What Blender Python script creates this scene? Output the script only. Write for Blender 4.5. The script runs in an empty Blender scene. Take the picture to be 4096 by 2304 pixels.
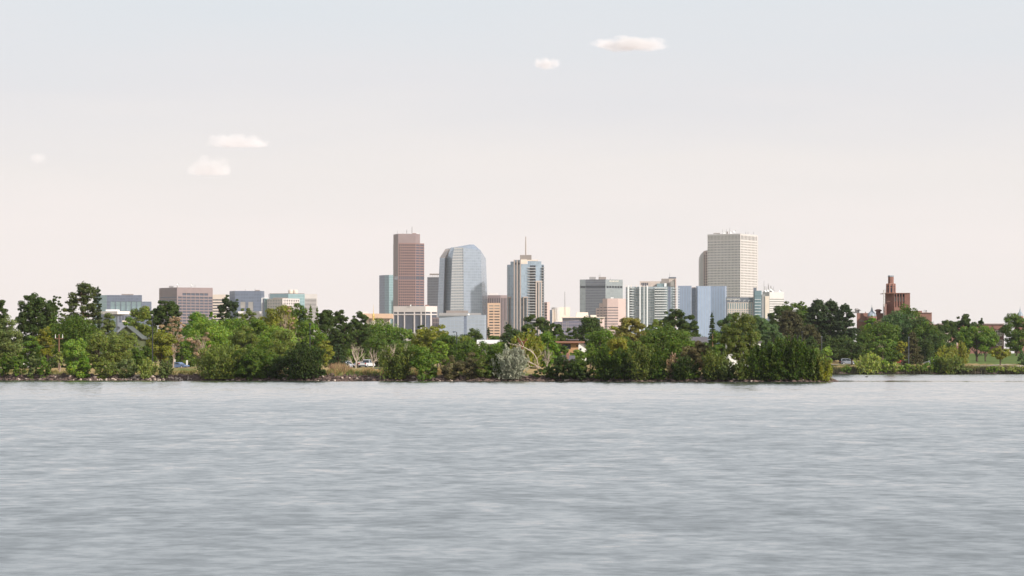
import bpy, math, random
import numpy as np
from mathutils import Vector

# ------------------------------------------------------------------ camera, sky, sun, exposure
HAZE = 2.4e-5       # density of the evening haze
F = 14000.0          # focal length in photograph pixels (photo 4096 wide)
HOR = 1458.0         # photograph row of the horizon
EYE = 2.5            # eye height above the lake, metres
scene = bpy.context.scene
COL = scene.collection

cam = bpy.data.cameras.new("camera")
cam.sensor_width = 36.0
cam.lens = 36.0 * F / 4096.0
cam.shift_y = (HOR - 1152.0) / 4096.0
cam.clip_start = 0.5
cam.clip_end = 150000.0
cam_o = bpy.data.objects.new("camera", cam)
cam_o.location = (0, 0, EYE)
cam_o.rotation_euler = (math.pi / 2, 0, 0)
COL.objects.link(cam_o)
scene.camera = cam_o

SUN_EL, SUN_AZ = math.radians(27), math.radians(132)      # azimuth clockwise from +Y
to_sun = Vector((math.sin(SUN_AZ) * math.cos(SUN_EL), math.cos(SUN_AZ) * math.cos(SUN_EL), math.sin(SUN_EL)))
sun = bpy.data.lights.new("sun", 'SUN')
sun.energy = 4.0
sun.angle = math.radians(2.0)
sun.color = (1.0, 0.925, 0.855)
sun_o = bpy.data.objects.new("sun", sun)
sun_o.rotation_euler = to_sun.to_track_quat('Z', 'Y').to_euler()
sun_o.location = (200, -200, 300)
COL.objects.link(sun_o)

world = bpy.data.worlds.new("World")
scene.world = world
world.use_nodes = True
nt = world.node_tree
nt.nodes.clear()
w_out = nt.nodes.new('ShaderNodeOutputWorld')
w_bg = nt.nodes.new('ShaderNodeBackground')
w_bg.inputs['Strength'].default_value = 0.1
sky = nt.nodes.new('ShaderNodeTexSky')
sky.sky_type = 'NISHITA'
sky.sun_disc = False
sky.sun_elevation = SUN_EL
sky.sun_rotation = SUN_AZ
sky.dust_density = 4.0
sky.air_density = 1.0
w_tc = nt.nodes.new('ShaderNodeTexCoord')
w_sep = nt.nodes.new('ShaderNodeSeparateXYZ')
nt.links.new(w_tc.outputs['Generated'], w_sep.inputs[0])
w_ramp = nt.nodes.new('ShaderNodeValToRGB')               # pale hazy evening veil by elevation only
stops = [(0.0, (0.85, 0.77, 0.745)), (0.03, (0.83, 0.765, 0.745)), (0.055, (0.765, 0.725, 0.71)),
         (0.078, (0.685, 0.675, 0.695)), (0.105, (0.635, 0.665, 0.70)), (0.35, (0.56, 0.595, 0.635)), (1.0, (0.46, 0.50, 0.57))]
el = w_ramp.color_ramp.elements
el[0].position, el[0].color = stops[0][0], (*stops[0][1], 1)
el[1].position, el[1].color = stops[-1][0], (*stops[-1][1], 1)
for p_, c_ in stops[1:-1]:
    e_ = el.new(p_); e_.color = (*c_, 1)
w_map = nt.nodes.new('ShaderNodeMapping'); w_map.inputs['Scale'].default_value = (9, 9, 60); nt.links.new(w_tc.outputs['Generated'], w_map.inputs[0])
w_noi = nt.nodes.new('ShaderNodeTexNoise'); w_noi.inputs['Scale'].default_value = 1.0; w_noi.inputs['Detail'].default_value = 4.0; nt.links.new(w_map.outputs[0], w_noi.inputs['Vector'])
w_off = nt.nodes.new('ShaderNodeMath'); w_off.operation = 'MULTIPLY_ADD'; w_off.inputs[1].default_value = 0.030; w_off.inputs[2].default_value = -0.015; nt.links.new(w_noi.outputs[0], w_off.inputs[0])
w_add = nt.nodes.new('ShaderNodeMath'); w_add.operation = 'ADD'; nt.links.new(w_sep.outputs['Z'], w_add.inputs[0]); nt.links.new(w_off.outputs[0], w_add.inputs[1])   # faint uneven haze
nt.links.new(w_add.outputs[0], w_ramp.inputs[0])
w_sc = nt.nodes.new('ShaderNodeVectorMath'); w_sc.operation = 'SCALE'; w_sc.inputs['Scale'].default_value = 10.0
nt.links.new(w_ramp.outputs[0], w_sc.inputs[0])
w_mix = nt.nodes.new('ShaderNodeMix'); w_mix.data_type = 'RGBA'; w_mix.inputs['Factor'].default_value = 0.90
nt.links.new(sky.outputs[0], w_mix.inputs['A'])
nt.links.new(w_sc.outputs[0], w_mix.inputs['B'])
nt.links.new(w_mix.outputs['Result'], w_bg.inputs['Color'])
nt.links.new(w_bg.outputs[0], w_out.inputs[0])

vs = scene.view_settings
vs.view_transform = 'Standard'; vs.look = 'None'; vs.gamma = 1.0; vs.exposure = 0.33
vs.use_curve_mapping = False
cy = scene.cycles
cy.use_denoising = True
cy.max_bounces = 6; cy.diffuse_bounces = 3; cy.glossy_bounces = 3; cy.transmission_bounces = 3
cy.volume_bounces = 1; cy.transparent_max_bounces = 6
cy.sample_clamp_indirect = 6.0

# ------------------------------------------------------------------ helpers
ORG = {}

def X(px, Y): return (px - 2048.0) / F * Y
def Z(py, Y): return EYE + (HOR - py) / F * Y

def tag(o, label=None, cat=None, group=None, kind=None):
    if label: o['label'] = label
    if cat: o['category'] = cat
    if group: o['group'] = group
    if kind: o['kind'] = kind
    return o

def empty(name, loc, label, cat, group=None):
    o = bpy.data.objects.new(name, None)
    o.empty_display_size = 0.5
    o.location = loc
    COL.objects.link(o)
    ORG[o.name] = np.array(loc, float)
    return tag(o, label, cat, group)

def mesh_np(name, V, quads=None, tris=None, faces=None):
    me = bpy.data.meshes.new(name)
    if faces is not None:
        me.from_pydata([tuple(v) for v in V], [], faces)
        return me
    nq = 0 if quads is None else len(quads)
    ntr = 0 if tris is None else len(tris)
    idx = []
    if nq: idx.append(np.asarray(quads).reshape(-1))
    if ntr: idx.append(np.asarray(tris).reshape(-1))
    idx = np.concatenate(idx).astype(np.int32)
    me.vertices.add(len(V)); me.vertices.foreach_set('co', np.asarray(V, np.float32).reshape(-1))
    me.loops.add(len(idx)); me.loops.foreach_set('vertex_index', idx)
    me.polygons.add(nq + ntr)
    st = np.concatenate([np.arange(nq) * 4, nq * 4 + np.arange(ntr) * 3]).astype(np.int32)
    me.polygons.foreach_set('loop_start', st)
    me.update(calc_edges=True)
    return me

def link(name, me, mat=None, parent=None, loc=None, rotz=0.0, color=None):
    o = bpy.data.objects.new(name, me)
    if mat is not None and not me.materials: me.materials.append(mat)
    if parent is not None:
        o.parent = parent
        ORG[o.name] = ORG[parent.name]
    else:
        ORG[o.name] = np.zeros(3)
    if loc is not None:
        o.location = loc
        if parent is None: ORG[o.name] = np.array(loc, float)
    if rotz: o.rotation_euler = (0, 0, rotz)
    if color is not None: o.color = (*color, 1)
    COL.objects.link(o)
    return o

class MB:
    """collects shapes in world coordinates"""
    def __init__(s): s.v = []; s.f = []
    def add(s, V, Fc):
        b = len(s.v)
        s.v.extend([tuple(map(float, p)) for p in V]); s.f.extend([tuple(i + b for i in f) for f in Fc])
        return s
    def box(s, x0, x1, y0, y1, z0, z1):
        V = [(x0, y0, z0), (x1, y0, z0), (x1, y1, z0), (x0, y1, z0), (x0, y0, z1), (x1, y0, z1), (x1, y1, z1), (x0, y1, z1)]
        return s.add(V, [(0, 3, 2, 1), (4, 5, 6, 7), (0, 1, 5, 4), (1, 2, 6, 5), (2, 3, 7, 6), (3, 0, 4, 7)])
    def prism(s, poly, z0, z1, scale=1.0):
        n = len(poly); cx = sum(p[0] for p in poly) / n; cy_ = sum(p[1] for p in poly) / n
        V = [(p[0], p[1], z0) for p in poly] + [(cx + (p[0] - cx) * scale, cy_ + (p[1] - cy_) * scale, z1) for p in poly]
        Fc = [tuple(range(n - 1, -1, -1)), tuple(range(n, 2 * n))] + [(i, (i + 1) % n, n + (i + 1) % n, n + i) for i in range(n)]
        return s.add(V, Fc)
    def tube(s, pts, rad, n=6):
        pts = [np.array(p, float) for p in pts]
        V = []
        for i, p in enumerate(pts):
            d = pts[min(i + 1, len(pts) - 1)] - pts[max(i - 1, 0)]
            d /= (np.linalg.norm(d) + 1e-9)
            a = np.cross(d, (0.31, 0.95, 0.05)); 
            if np.linalg.norm(a) < 0.1: a = np.cross(d, (1, 0, 0))
            a /= np.linalg.norm(a); b = np.cross(d, a)
            r = rad[i] if hasattr(rad, '__len__') else rad
            for k in range(n):
                t = 2 * math.pi * k / n
                V.append(p + (a * math.cos(t) + b * math.sin(t)) * r)
        Fc = []
        for i in range(len(pts) - 1):
            for k in range(n):
                Fc.append((i * n + k, i * n + (k + 1) % n, (i + 1) * n + (k + 1) % n, (i + 1) * n + k))
        Fc.append(tuple(range(n - 1, -1, -1))); Fc.append(tuple(len(V) - n + k for k in range(n)))
        return s.add(V, Fc)
    def lathe(s, cx, cy_, prof, n=16):
        V = []
        for r, z in prof:
            for k in range(n):
                t = 2 * math.pi * k / n
                V.append((cx + r * math.cos(t), cy_ + r * math.sin(t), z))
        Fc = []
        for i in range(len(prof) - 1):
            for k in range(n):
                Fc.append((i * n + k, i * n + (k + 1) % n, (i + 1) * n + (k + 1) % n, (i + 1) * n + k))
        Fc.append(tuple(range(n - 1, -1, -1))); Fc.append(tuple(len(V) - n + k for k in range(n)))
        return s.add(V, Fc)
    def xf(s, fn): s.v = [tuple(fn(p)) for p in s.v]; return s
    def build(s, name, mat, parent=None, smooth=False, color=None, kind=None):
        org = ORG[parent.name] if parent is not None else np.zeros(3)
        V = np.array(s.v) - org
        me = mesh_np(name, V, faces=s.f)
        if smooth:
            me.polygons.foreach_set('use_smooth', [True] * len(me.polygons))
        o = link(name, me, mat, parent, color=color)
        if kind: o['kind'] = kind
        return o

# ------------------------------------------------------------------ materials
def new_mat(name):
    m = bpy.data.materials.new(name); m.use_nodes = True
    n = m.node_tree; b = n.nodes['Principled BSDF']
    return m, n, b

def mixrgb(n, a, b, fac, mode='MIX'):
    x = n.nodes.new('ShaderNodeMix'); x.data_type = 'RGBA'; x.blend_type = mode
    for key, val in (('A', a), ('B', b), ('Factor', fac)):
        if hasattr(val, 'is_output') or hasattr(val, 'links'): n.links.new(val, x.inputs[key])
        elif key == 'Factor': x.inputs[key].default_value = val
        else: x.inputs[key].default_value = (*val, 1) if len(val) == 3 else val
    return x.outputs['Result']

def math_n(n, op, a, b=None, clamp=False):
    x = n.nodes.new('ShaderNodeMath'); x.operation = op; x.use_clamp = clamp
    for i, v in enumerate((a, b)):
        if v is None: continue
        if hasattr(v, 'links'): n.links.new(v, x.inputs[i])
        else: x.inputs[i].default_value = v
    return x.outputs[0]

def noise_n(n, scale, detail=4.0, vec=None, rough=0.55):
    t = n.nodes.new('ShaderNodeTexNoise'); t.inputs['Scale'].default_value = scale
    t.inputs['Detail'].default_value = detail; t.inputs['Roughness'].default_value = rough
    if vec is not None: n.links.new(vec, t.inputs['Vector'])
    return t

def mat(name, col, rough=0.8, metal=0.0, var=0.12, scale=0.15, spec=0.4, bump=0.0):
    m, n, b = new_mat(name)
    tc = n.nodes.new('ShaderNodeTexCoord')
    t1 = noise_n(n, scale, 5.0, tc.outputs['Object'])
    t2 = noise_n(n, scale * 9, 4.0, tc.outputs['Object'])
    f = math_n(n, 'ADD', math_n(n, 'MULTIPLY', t1.outputs[0], 0.6), math_n(n, 'MULTIPLY', t2.outputs[0], 0.4))
    lo = tuple(c * (1 - var * 1.6) for c in col); hi = tuple(min(1, c * (1 + var * 1.6)) for c in col)
    r = n.nodes.new('ShaderNodeMapRange'); r.inputs['From Min'].default_value = 0.3; r.inputs['From Max'].default_value = 0.7
    n.links.new(f, r.inputs[0])
    n.links.new(mixrgb(n, lo, hi, r.outputs[0]), b.inputs['Base Color'])
    b.inputs['Roughness'].default_value = rough; b.inputs['Metallic'].default_value = metal
    b.inputs['Specular IOR Level'].default_value = spec
    if bump:
        bn = n.nodes.new('ShaderNodeBump'); bn.inputs['Strength'].default_value = bump; bn.inputs['Distance'].default_value = 0.1
        n.links.new(t2.outputs[0], bn.inputs['Height']); n.links.new(bn.outputs[0], b.inputs['Normal'])
    return m

def curtain(name, glass, line, fh, mw, fv=0.25, fu=0.12, metal=0.45, rough=0.22, rnd=0.18):
    """glass curtain wall: floor lines every fh metres, mullions every mw metres, panes of slightly different tone"""
    m, n, b = new_mat(name)
    uv = n.nodes.new('ShaderNodeUVMap'); uv.uv_map = 'UVMap'
    s = n.nodes.new('ShaderNodeSeparateXYZ'); n.links.new(uv.outputs[0], s.inputs[0])
    u = math_n(n, 'DIVIDE', s.outputs['X'], mw); v = math_n(n, 'DIVIDE', s.outputs['Y'], fh)
    lu = math_n(n, 'LESS_THAN', math_n(n, 'FRACT', u), fu); lv = math_n(n, 'LESS_THAN', math_n(n, 'FRACT', v), fv)
    ln = math_n(n, 'MAXIMUM', lu, lv)
    c = n.nodes.new('ShaderNodeCombineXYZ')
    n.links.new(math_n(n, 'FLOOR', u), c.inputs[0]); n.links.new(math_n(n, 'FLOOR', v), c.inputs[1])
    wn = n.nodes.new('ShaderNodeTexWhiteNoise'); wn.noise_dimensions = '2D'; n.links.new(c.outputs[0], wn.inputs['Vector'])
    big = noise_n(n, 0.03, 3.0, uv.outputs[0])
    f = math_n(n, 'ADD', math_n(n, 'MULTIPLY', wn.outputs[0], 0.55), math_n(n, 'MULTIPLY', big.outputs[0], 0.45))
    g = mixrgb(n, tuple(x * (1 - rnd) for x in glass), tuple(min(1, x * (1 + rnd)) for x in glass), f)
    n.links.new(mixrgb(n, g, line, ln), b.inputs['Base Color'])
    n.links.new(math_n(n, 'MULTIPLY', math_n(n, 'SUBTRACT', 1.0, ln), metal), b.inputs['Metallic'])
    b.inputs['Roughness'].default_value = rough
    return m

M = {}
M['beige_stone'] = mat('beige_stone', (0.50, 0.42, 0.37), 0.85, var=0.07)
M['pale_granite'] = mat('pale_granite', (0.61, 0.555, 0.53), 0.7, var=0.05)
M['pier_stone'] = mat('pier_stone', (0.37, 0.30, 0.26), 0.85, var=0.06)
M['slab'] = mat('slab', (0.44, 0.42, 0.41), 0.8, var=0.06)
M['white_concrete'] = mat('white_concrete', (0.70, 0.655, 0.625), 0.8, var=0.06)
M['cream_panel'] = mat('cream_panel', (0.74, 0.63, 0.53), 0.8, var=0.05)
M['peach_stone'] = mat('peach_stone', (0.62, 0.42, 0.29), 0.85, var=0.05)
M['pink_stone'] = mat('pink_stone', (0.58, 0.43, 0.39), 0.8, var=0.05)
M['brown_granite'] = mat('brown_granite', (0.25, 0.145, 0.13), 0.6, var=0.07)
M['mauve_granite'] = mat('mauve_granite', (0.245, 0.182, 0.18), 0.6, var=0.07)
M['dark_granite'] = mat('dark_granite', (0.095, 0.10, 0.115), 0.35, var=0.08)
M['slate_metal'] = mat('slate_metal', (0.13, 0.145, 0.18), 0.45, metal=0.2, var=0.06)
M['grey_metal'] = mat('grey_metal', (0.34, 0.33, 0.33), 0.5, metal=0.2, var=0.06)
M['grey_concrete'] = mat('grey_concrete', (0.36, 0.34, 0.33), 0.8, var=0.08)
M['taupe'] = mat('taupe', (0.26, 0.22, 0.20), 0.8, var=0.08)
M['white_metal'] = mat('white_metal', (0.75, 0.75, 0.74), 0.5, var=0.05)
M['roof_gravel'] = mat('roof_gravel', (0.30, 0.28, 0.26), 0.95, var=0.15)
M['window_dark'] = mat('window_dark', (0.032, 0.036, 0.048), 0.25, var=0.25, scale=0.05, spec=0.35)
M['window_blue'] = mat('window_blue', (0.07, 0.082, 0.115), 0.22, metal=0.1, var=0.2, scale=0.05, spec=0.4)
M['window_mid'] = mat('window_mid', (0.15, 0.14, 0.14), 0.25, var=0.25, scale=0.05)
M['window_pale'] = mat('window_pale', (0.30, 0.28, 0.26), 0.25, metal=0.1, var=0.15, scale=0.05)
M['window_teal'] = mat('window_teal', (0.20, 0.28, 0.30), 0.15, metal=0.25, var=0.25, scale=0.08)
M['teal_glass'] = curtain('teal_glass', (0.20, 0.30, 0.34), (0.15, 0.22, 0.25), 4.0, 3.0, 0.2, 0.1)
M['teal_pale'] = curtain('teal_pale', (0.30, 0.44, 0.46), (0.24, 0.35, 0.37), 4.0, 2.5, 0.2, 0.12)
M['steel_glass'] = curtain('steel_glass', (0.155, 0.19, 0.26), (0.12, 0.14, 0.19), 4.0, 3.5, 0.22, 0.1)
M['blue_glass'] = curtain('blue_glass', (0.36, 0.43, 0.56), (0.20, 0.255, 0.36), 4.2, 3.6, 0.0, 0.34, metal=0.5, rnd=0.10)
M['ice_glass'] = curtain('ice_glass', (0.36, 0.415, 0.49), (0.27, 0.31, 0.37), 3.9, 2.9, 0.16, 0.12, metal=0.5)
M['ice_pale_sky'] = curtain('ice_pale_sky', (0.55, 0.58, 0.62), (0.74, 0.72, 0.70), 3.9, 4.4, 0.42, 0.05, metal=0.35, rnd=0.12)  # pale spandrels; the facet's bright sky reflection is painted into this tone
M['ice_front'] = curtain('ice_front', (0.42, 0.475, 0.55), (0.28, 0.33, 0.40), 4.2, 4.6, 0.22, 0.10, metal=0.45, rnd=0.08)
M['purple_glass'] = curtain('purple_glass', (0.16, 0.16, 0.235), (0.24, 0.20, 0.23), 4.0, 2.4, 0.25, 0.1, metal=0.3)
M['grey_glass'] = curtain('grey_glass', (0.115, 0.125, 0.15), (0.14, 0.145, 0.16), 4.0, 2.5, 0.35, 0.1, metal=0.25)
M['silver_glass'] = curtain('silver_glass', (0.30, 0.33, 0.34), (0.24, 0.26, 0.27), 4.0, 3.2, 0.1, 0.1, metal=0.3)
M['condo_glass'] = curtain('condo_glass', (0.27, 0.33, 0.36), (0.38, 0.40, 0.40), 3.4, 2.6, 0.12, 0.10, metal=0.35, rnd=0.35)
M['tower_glass'] = curtain('tower_glass', (0.29, 0.36, 0.43), (0.22, 0.28, 0.34), 3.7, 2.4, 0.10, 0.16, metal=0.4, rnd=0.28)
M['brick'] = mat('brick', (0.235, 0.122, 0.098), 0.9, var=0.14, scale=0.4)
M['brick_trim'] = mat('brick_trim', (0.29, 0.155, 0.12), 0.9, var=0.1)
M['lead_dome'] = mat('lead_dome', (0.30, 0.34, 0.38), 0.5, metal=0.2, var=0.12, scale=0.8)
M['gold'] = mat('gold', (0.75, 0.52, 0.16), 0.35, metal=0.7, var=0.05)
M['lamp_metal'] = mat('lamp_metal', (0.025, 0.028, 0.032), 0.6, var=0.1)
M['antenna'] = mat('antenna', (0.26, 0.245, 0.24), 0.6, var=0.1)
M['bark'] = mat('bark', (0.075, 0.055, 0.04), 0.95, var=0.2, scale=1.5, bump=0.5)
M['pale_bark'] = mat('pale_bark', (0.33, 0.26, 0.20), 0.95, var=0.2, scale=1.2, bump=0.5)
M['dead_wood'] = mat('dead_wood', (0.50, 0.41, 0.335), 0.9, var=0.22, scale=1.0, bump=0.4)
M['grey_wood'] = mat('grey_wood', (0.40, 0.33, 0.27), 0.9, var=0.25, scale=1.0, bump=0.4)
M['timber'] = mat('timber', (0.16, 0.085, 0.055), 0.9, var=0.2, scale=1.0)
M['rust'] = mat('rust', (0.14, 0.045, 0.025), 0.85, var=0.2, scale=1.0)
M['white_paint'] = mat('white_paint', (0.74, 0.72, 0.68), 0.7, var=0.05, scale=0.6)
M['green_siding'] = mat('green_siding', (0.10, 0.12, 0.055), 0.85, var=0.12, scale=0.8)
M['tan_stucco'] = mat('tan_stucco', (0.42, 0.25, 0.13), 0.9, var=0.08, scale=0.6)
M['rust_roof'] = mat('rust_roof', (0.26, 0.13, 0.09), 0.8, var=0.1)
M['shingle'] = mat('shingle', (0.13, 0.12, 0.13), 0.9, var=0.15, scale=1.5)
M['metal_roof'] = mat('metal_roof', (0.12, 0.13, 0.115), 0.5, metal=0.2, var=0.1)
M['tyre'] = mat('tyre', (0.02, 0.02, 0.02), 0.9)
M['red_lamp'] = mat('red_lamp', (0.45, 0.02, 0.02), 0.3)
M['clear_lamp'] = mat('clear_lamp', (0.7, 0.7, 0.68), 0.2)
M['car_glass'] = mat('car_glass', (0.03, 0.04, 0.05), 0.08, spec=0.7)
M['sign_white'] = mat('sign_white', (0.78, 0.75, 0.70), 0.6, var=0.04)
M['sign_print'] = mat('sign_print', (0.30, 0.08, 0.06), 0.6)
M['letter_white'] = mat('letter_white', (0.85, 0.80, 0.72), 0.6, var=0.02)
M['bird_dark'] = mat('bird_dark', (0.02, 0.02, 0.022), 0.7)
def paint(name, col):
    m = mat(name, col, 0.25, metal=0.2, var=0.03, spec=0.6)
    m.node_tree.nodes['Principled BSDF'].inputs['Coat Weight'].default_value = 0.6
    return m
M['car_silver'] = paint('car_silver', (0.55, 0.57, 0.62))
M['car_white'] = paint('car_white', (0.72, 0.72, 0.74))
M['car_blue'] = paint('car_blue', (0.13, 0.20, 0.36))
M['car_grey'] = paint('car_grey', (0.22, 0.24, 0.28))
M['car_red'] = paint('car_red', (0.30, 0.05, 0.04))

def foliage_mat():
    m, n, b = new_mat('foliage')
    oi = n.nodes.new('ShaderNodeObjectInfo')
    at = n.nodes.new('ShaderNodeAttribute'); at.attribute_name = 'tint'
    sep = n.nodes.new('ShaderNodeSeparateColor'); n.links.new(at.outputs['Color'], sep.inputs[0])
    hsv = n.nodes.new('ShaderNodeHueSaturation')
    n.links.new(oi.outputs['Color'], hsv.inputs['Color'])
    n.links.new(math_n(n, 'ADD', 0.465, math_n(n, 'MULTIPLY', sep.outputs[1], 0.07)), hsv.inputs['Hue'])
    n.links.new(math_n(n, 'ADD', 0.85, math_n(n, 'MULTIPLY', sep.outputs[2], 0.3)), hsv.inputs['Saturation'])
    n.links.new(math_n(n, 'ADD', 0.62, math_n(n, 'MULTIPLY', sep.outputs[0], 0.76)), hsv.inputs['Value'])
    b.inputs['Roughness'].default_value = 0.6
    b.inputs['Specular IOR Level'].default_value = 0.25
    n.links.new(hsv.outputs[0], b.inputs['Base Color'])
    tr = n.nodes.new('ShaderNodeBsdfTranslucent'); n.links.new(hsv.outputs[0], tr.inputs['Color'])
    mx = n.nodes.new('ShaderNodeMixShader'); mx.inputs[0].default_value = 0.42
    n.links.new(b.outputs[0], mx.inputs[1]); n.links.new(tr.outputs[0], mx.inputs[2])
    n.links.new(mx.outputs[0], n.nodes['Material Output'].inputs['Surface'])
    return m
M['foliage'] = foliage_mat()

# ------------------------------------------------------------------ terrain
def wob(x, s=0.0):
    x = np.asarray(x, float)
    return (np.sin(x * 0.11 + 1.3 + s) * 0.9 + np.sin(x * 0.29 + 0.4 + 2 * s) * 0.55 + np.sin(x * 0.83 + 2.1 + s) * 0.28 + np.sin(x * 1.9 + s) * 0.12)

def shore_near(x): return 563.0 - (np.asarray(x, float) + 83.0) * (57.0 / 129.0) + wob(x) * 0.9
def shore_right(y): return 47.0 + 0.06 * (np.asarray(y, float) - 515.0) + wob(y, 1.7) * 0.5
def shore_far(x): return 897.0 + wob(x, 0.7) * 0.8

def inland(x, y):
    """metres inside the shoreline (negative in the lake)"""
    x = np.asarray(x, float); y = np.asarray(y, float)
    a = (y - shore_near(x)); b = (shore_right(y) - x)
    k = 4.0                                                     # rounded tip
    m = np.minimum(a, b) - np.clip(k - np.abs(a - b), 0, None) ** 2 / (4 * k)
    return np.maximum.reduce([m, y - shore_far(x), 2.0 - y])

def zg(x, y):
    x = np.asarray(x, float); y = np.asarray(y, float)
    d = inland(x, y)
    z = np.interp(d, [-12, -1.2, 0.0, 0.8, 2.6, 6, 14, 30, 60], [-1.4, -0.35, 0.03, 0.42, 0.80, 1.0, 1.3, 1.6, 1.6])
    dry = np.clip(d / 6, 0, 1)
    z = z + dry * (0.12 * np.sin(x * 0.31 + y * 0.17) + 0.08 * np.sin(x * 0.9 - y * 0.4)) * np.clip(1 - (y - 900) / 300, 0.3, 1)
    z = z + np.clip(d, 0, 0.6) * 0.35 * (np.sin(x * 2.3) * np.sin(y * 1.9 + x) )
    z = z + np.clip((y - 915) * 0.0215, 0, 4.3)
    return z

def gz(x, y): return float(zg(x, y))

xs = np.concatenate([np.linspace(-2800, -260, 14), np.linspace(-220, -150, 12), np.arange(-145, 150, 1.0), np.linspace(155, 220, 12), np.linspace(260, 2800, 14)])
ys = np.concatenate([[-50, -20, -6, 0, 2, 4, 8, 16], np.linspace(40, 470, 14), np.arange(478, 600, 0.8), np.arange(601, 890, 5.0),
                     np.arange(890, 930, 0.8), np.arange(931, 1180, 4.0), np.geomspace(1190, 11500, 22)])
gx, gy = np.meshgrid(xs, ys)
gzz = zg(gx, gy)
V = np.stack([gx, gy, gzz], -1).reshape(-1, 3)
nx, ny = len(xs), len(ys)
i0 = (np.arange(ny - 1)[:, None] * nx + np.arange(nx - 1)[None, :]).reshape(-1)
Q = np.stack([i0, i0 + 1, i0 + nx + 1, i0 + nx], -1)

def ground_mat():
    m, n, b = new_mat('ground')
    tc = n.nodes.new('ShaderNodeTexCoord')
    sep = n.nodes.new('ShaderNodeSeparateXYZ'); n.links.new(tc.outputs['Object'], sep.inputs[0])
    n1 = noise_n(n, 0.05, 5.0, tc.outputs['Object']); n2 = noise_n(n, 0.9, 4.0, tc.outputs['Object']); n3 = noise_n(n, 6.0, 3.0, tc.outputs['Object'])
    def rng(v, a, b_):
        r = n.nodes.new('ShaderNodeMapRange'); r.inputs['From Min'].default_value = a; r.inputs['From Max'].default_value = b_
        n.links.new(v, r.inputs[0]); return r.outputs[0]
    dry = mixrgb(n, (0.30, 0.215, 0.095), (0.42, 0.30, 0.14), n2.outputs[0])
    grn = mixrgb(n, (0.11, 0.14, 0.035), (0.17, 0.19, 0.06), n3.outputs[0])
    veg = mixrgb(n, dry, grn, rng(n1.outputs[0], 0.47, 0.60))
    lawn = mixrgb(n, (0.07, 0.125, 0.024), (0.13, 0.17, 0.045), rng(math_n(n, 'ADD', math_n(n, 'MULTIPLY', n1.outputs[0], 0.6), math_n(n, 'MULTIPLY', n2.outputs[0], 0.4)), 0.35, 0.65))
    lf = math_n(n, 'MULTIPLY', math_n(n, 'MULTIPLY', rng(math_n(n, 'ADD', sep.outputs['Y'], math_n(n, 'MULTIPLY', n1.outputs[0], 40.0)), 985, 992), rng(sep.outputs['X'], 95, 110)), rng(n2.outputs[0], 0.25, 0.4))
    veg = mixrgb(n, veg, lawn, lf)
    soil = mixrgb(n, (0.085, 0.062, 0.05), (0.20, 0.14, 0.115), n2.outputs[0])
    soil = mixrgb(n, mixrgb(n, (0.03, 0.024, 0.02), (0.05, 0.04, 0.032), n2.outputs[0]), soil, rng(sep.outputs['Z'], 0.12, 0.3))  # wet band at the waterline; its darkening also paints in missing bank shade
    zf = rng(math_n(n, 'ADD', sep.outputs['Z'], math_n(n, 'MULTIPLY', n2.outputs[0], 0.5)), 0.95, 1.15)
    n.links.new(mixrgb(n, soil, veg, zf), b.inputs['Base Color'])
    b.inputs['Roughness'].default_value = 0.95; b.inputs['Specular IOR Level'].default_value = 0.15
    bn = n.nodes.new('ShaderNodeBump'); bn.inputs['Strength'].default_value = 0.6; bn.inputs['Distance'].default_value = 0.15
    n.links.new(n3.outputs[0], bn.inputs['Height']); n.links.new(bn.outputs[0], b.inputs['Normal'])
    return m
g = link('ground', mesh_np('ground', V, quads=Q), ground_mat())
tag(g, kind='structure')

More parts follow.
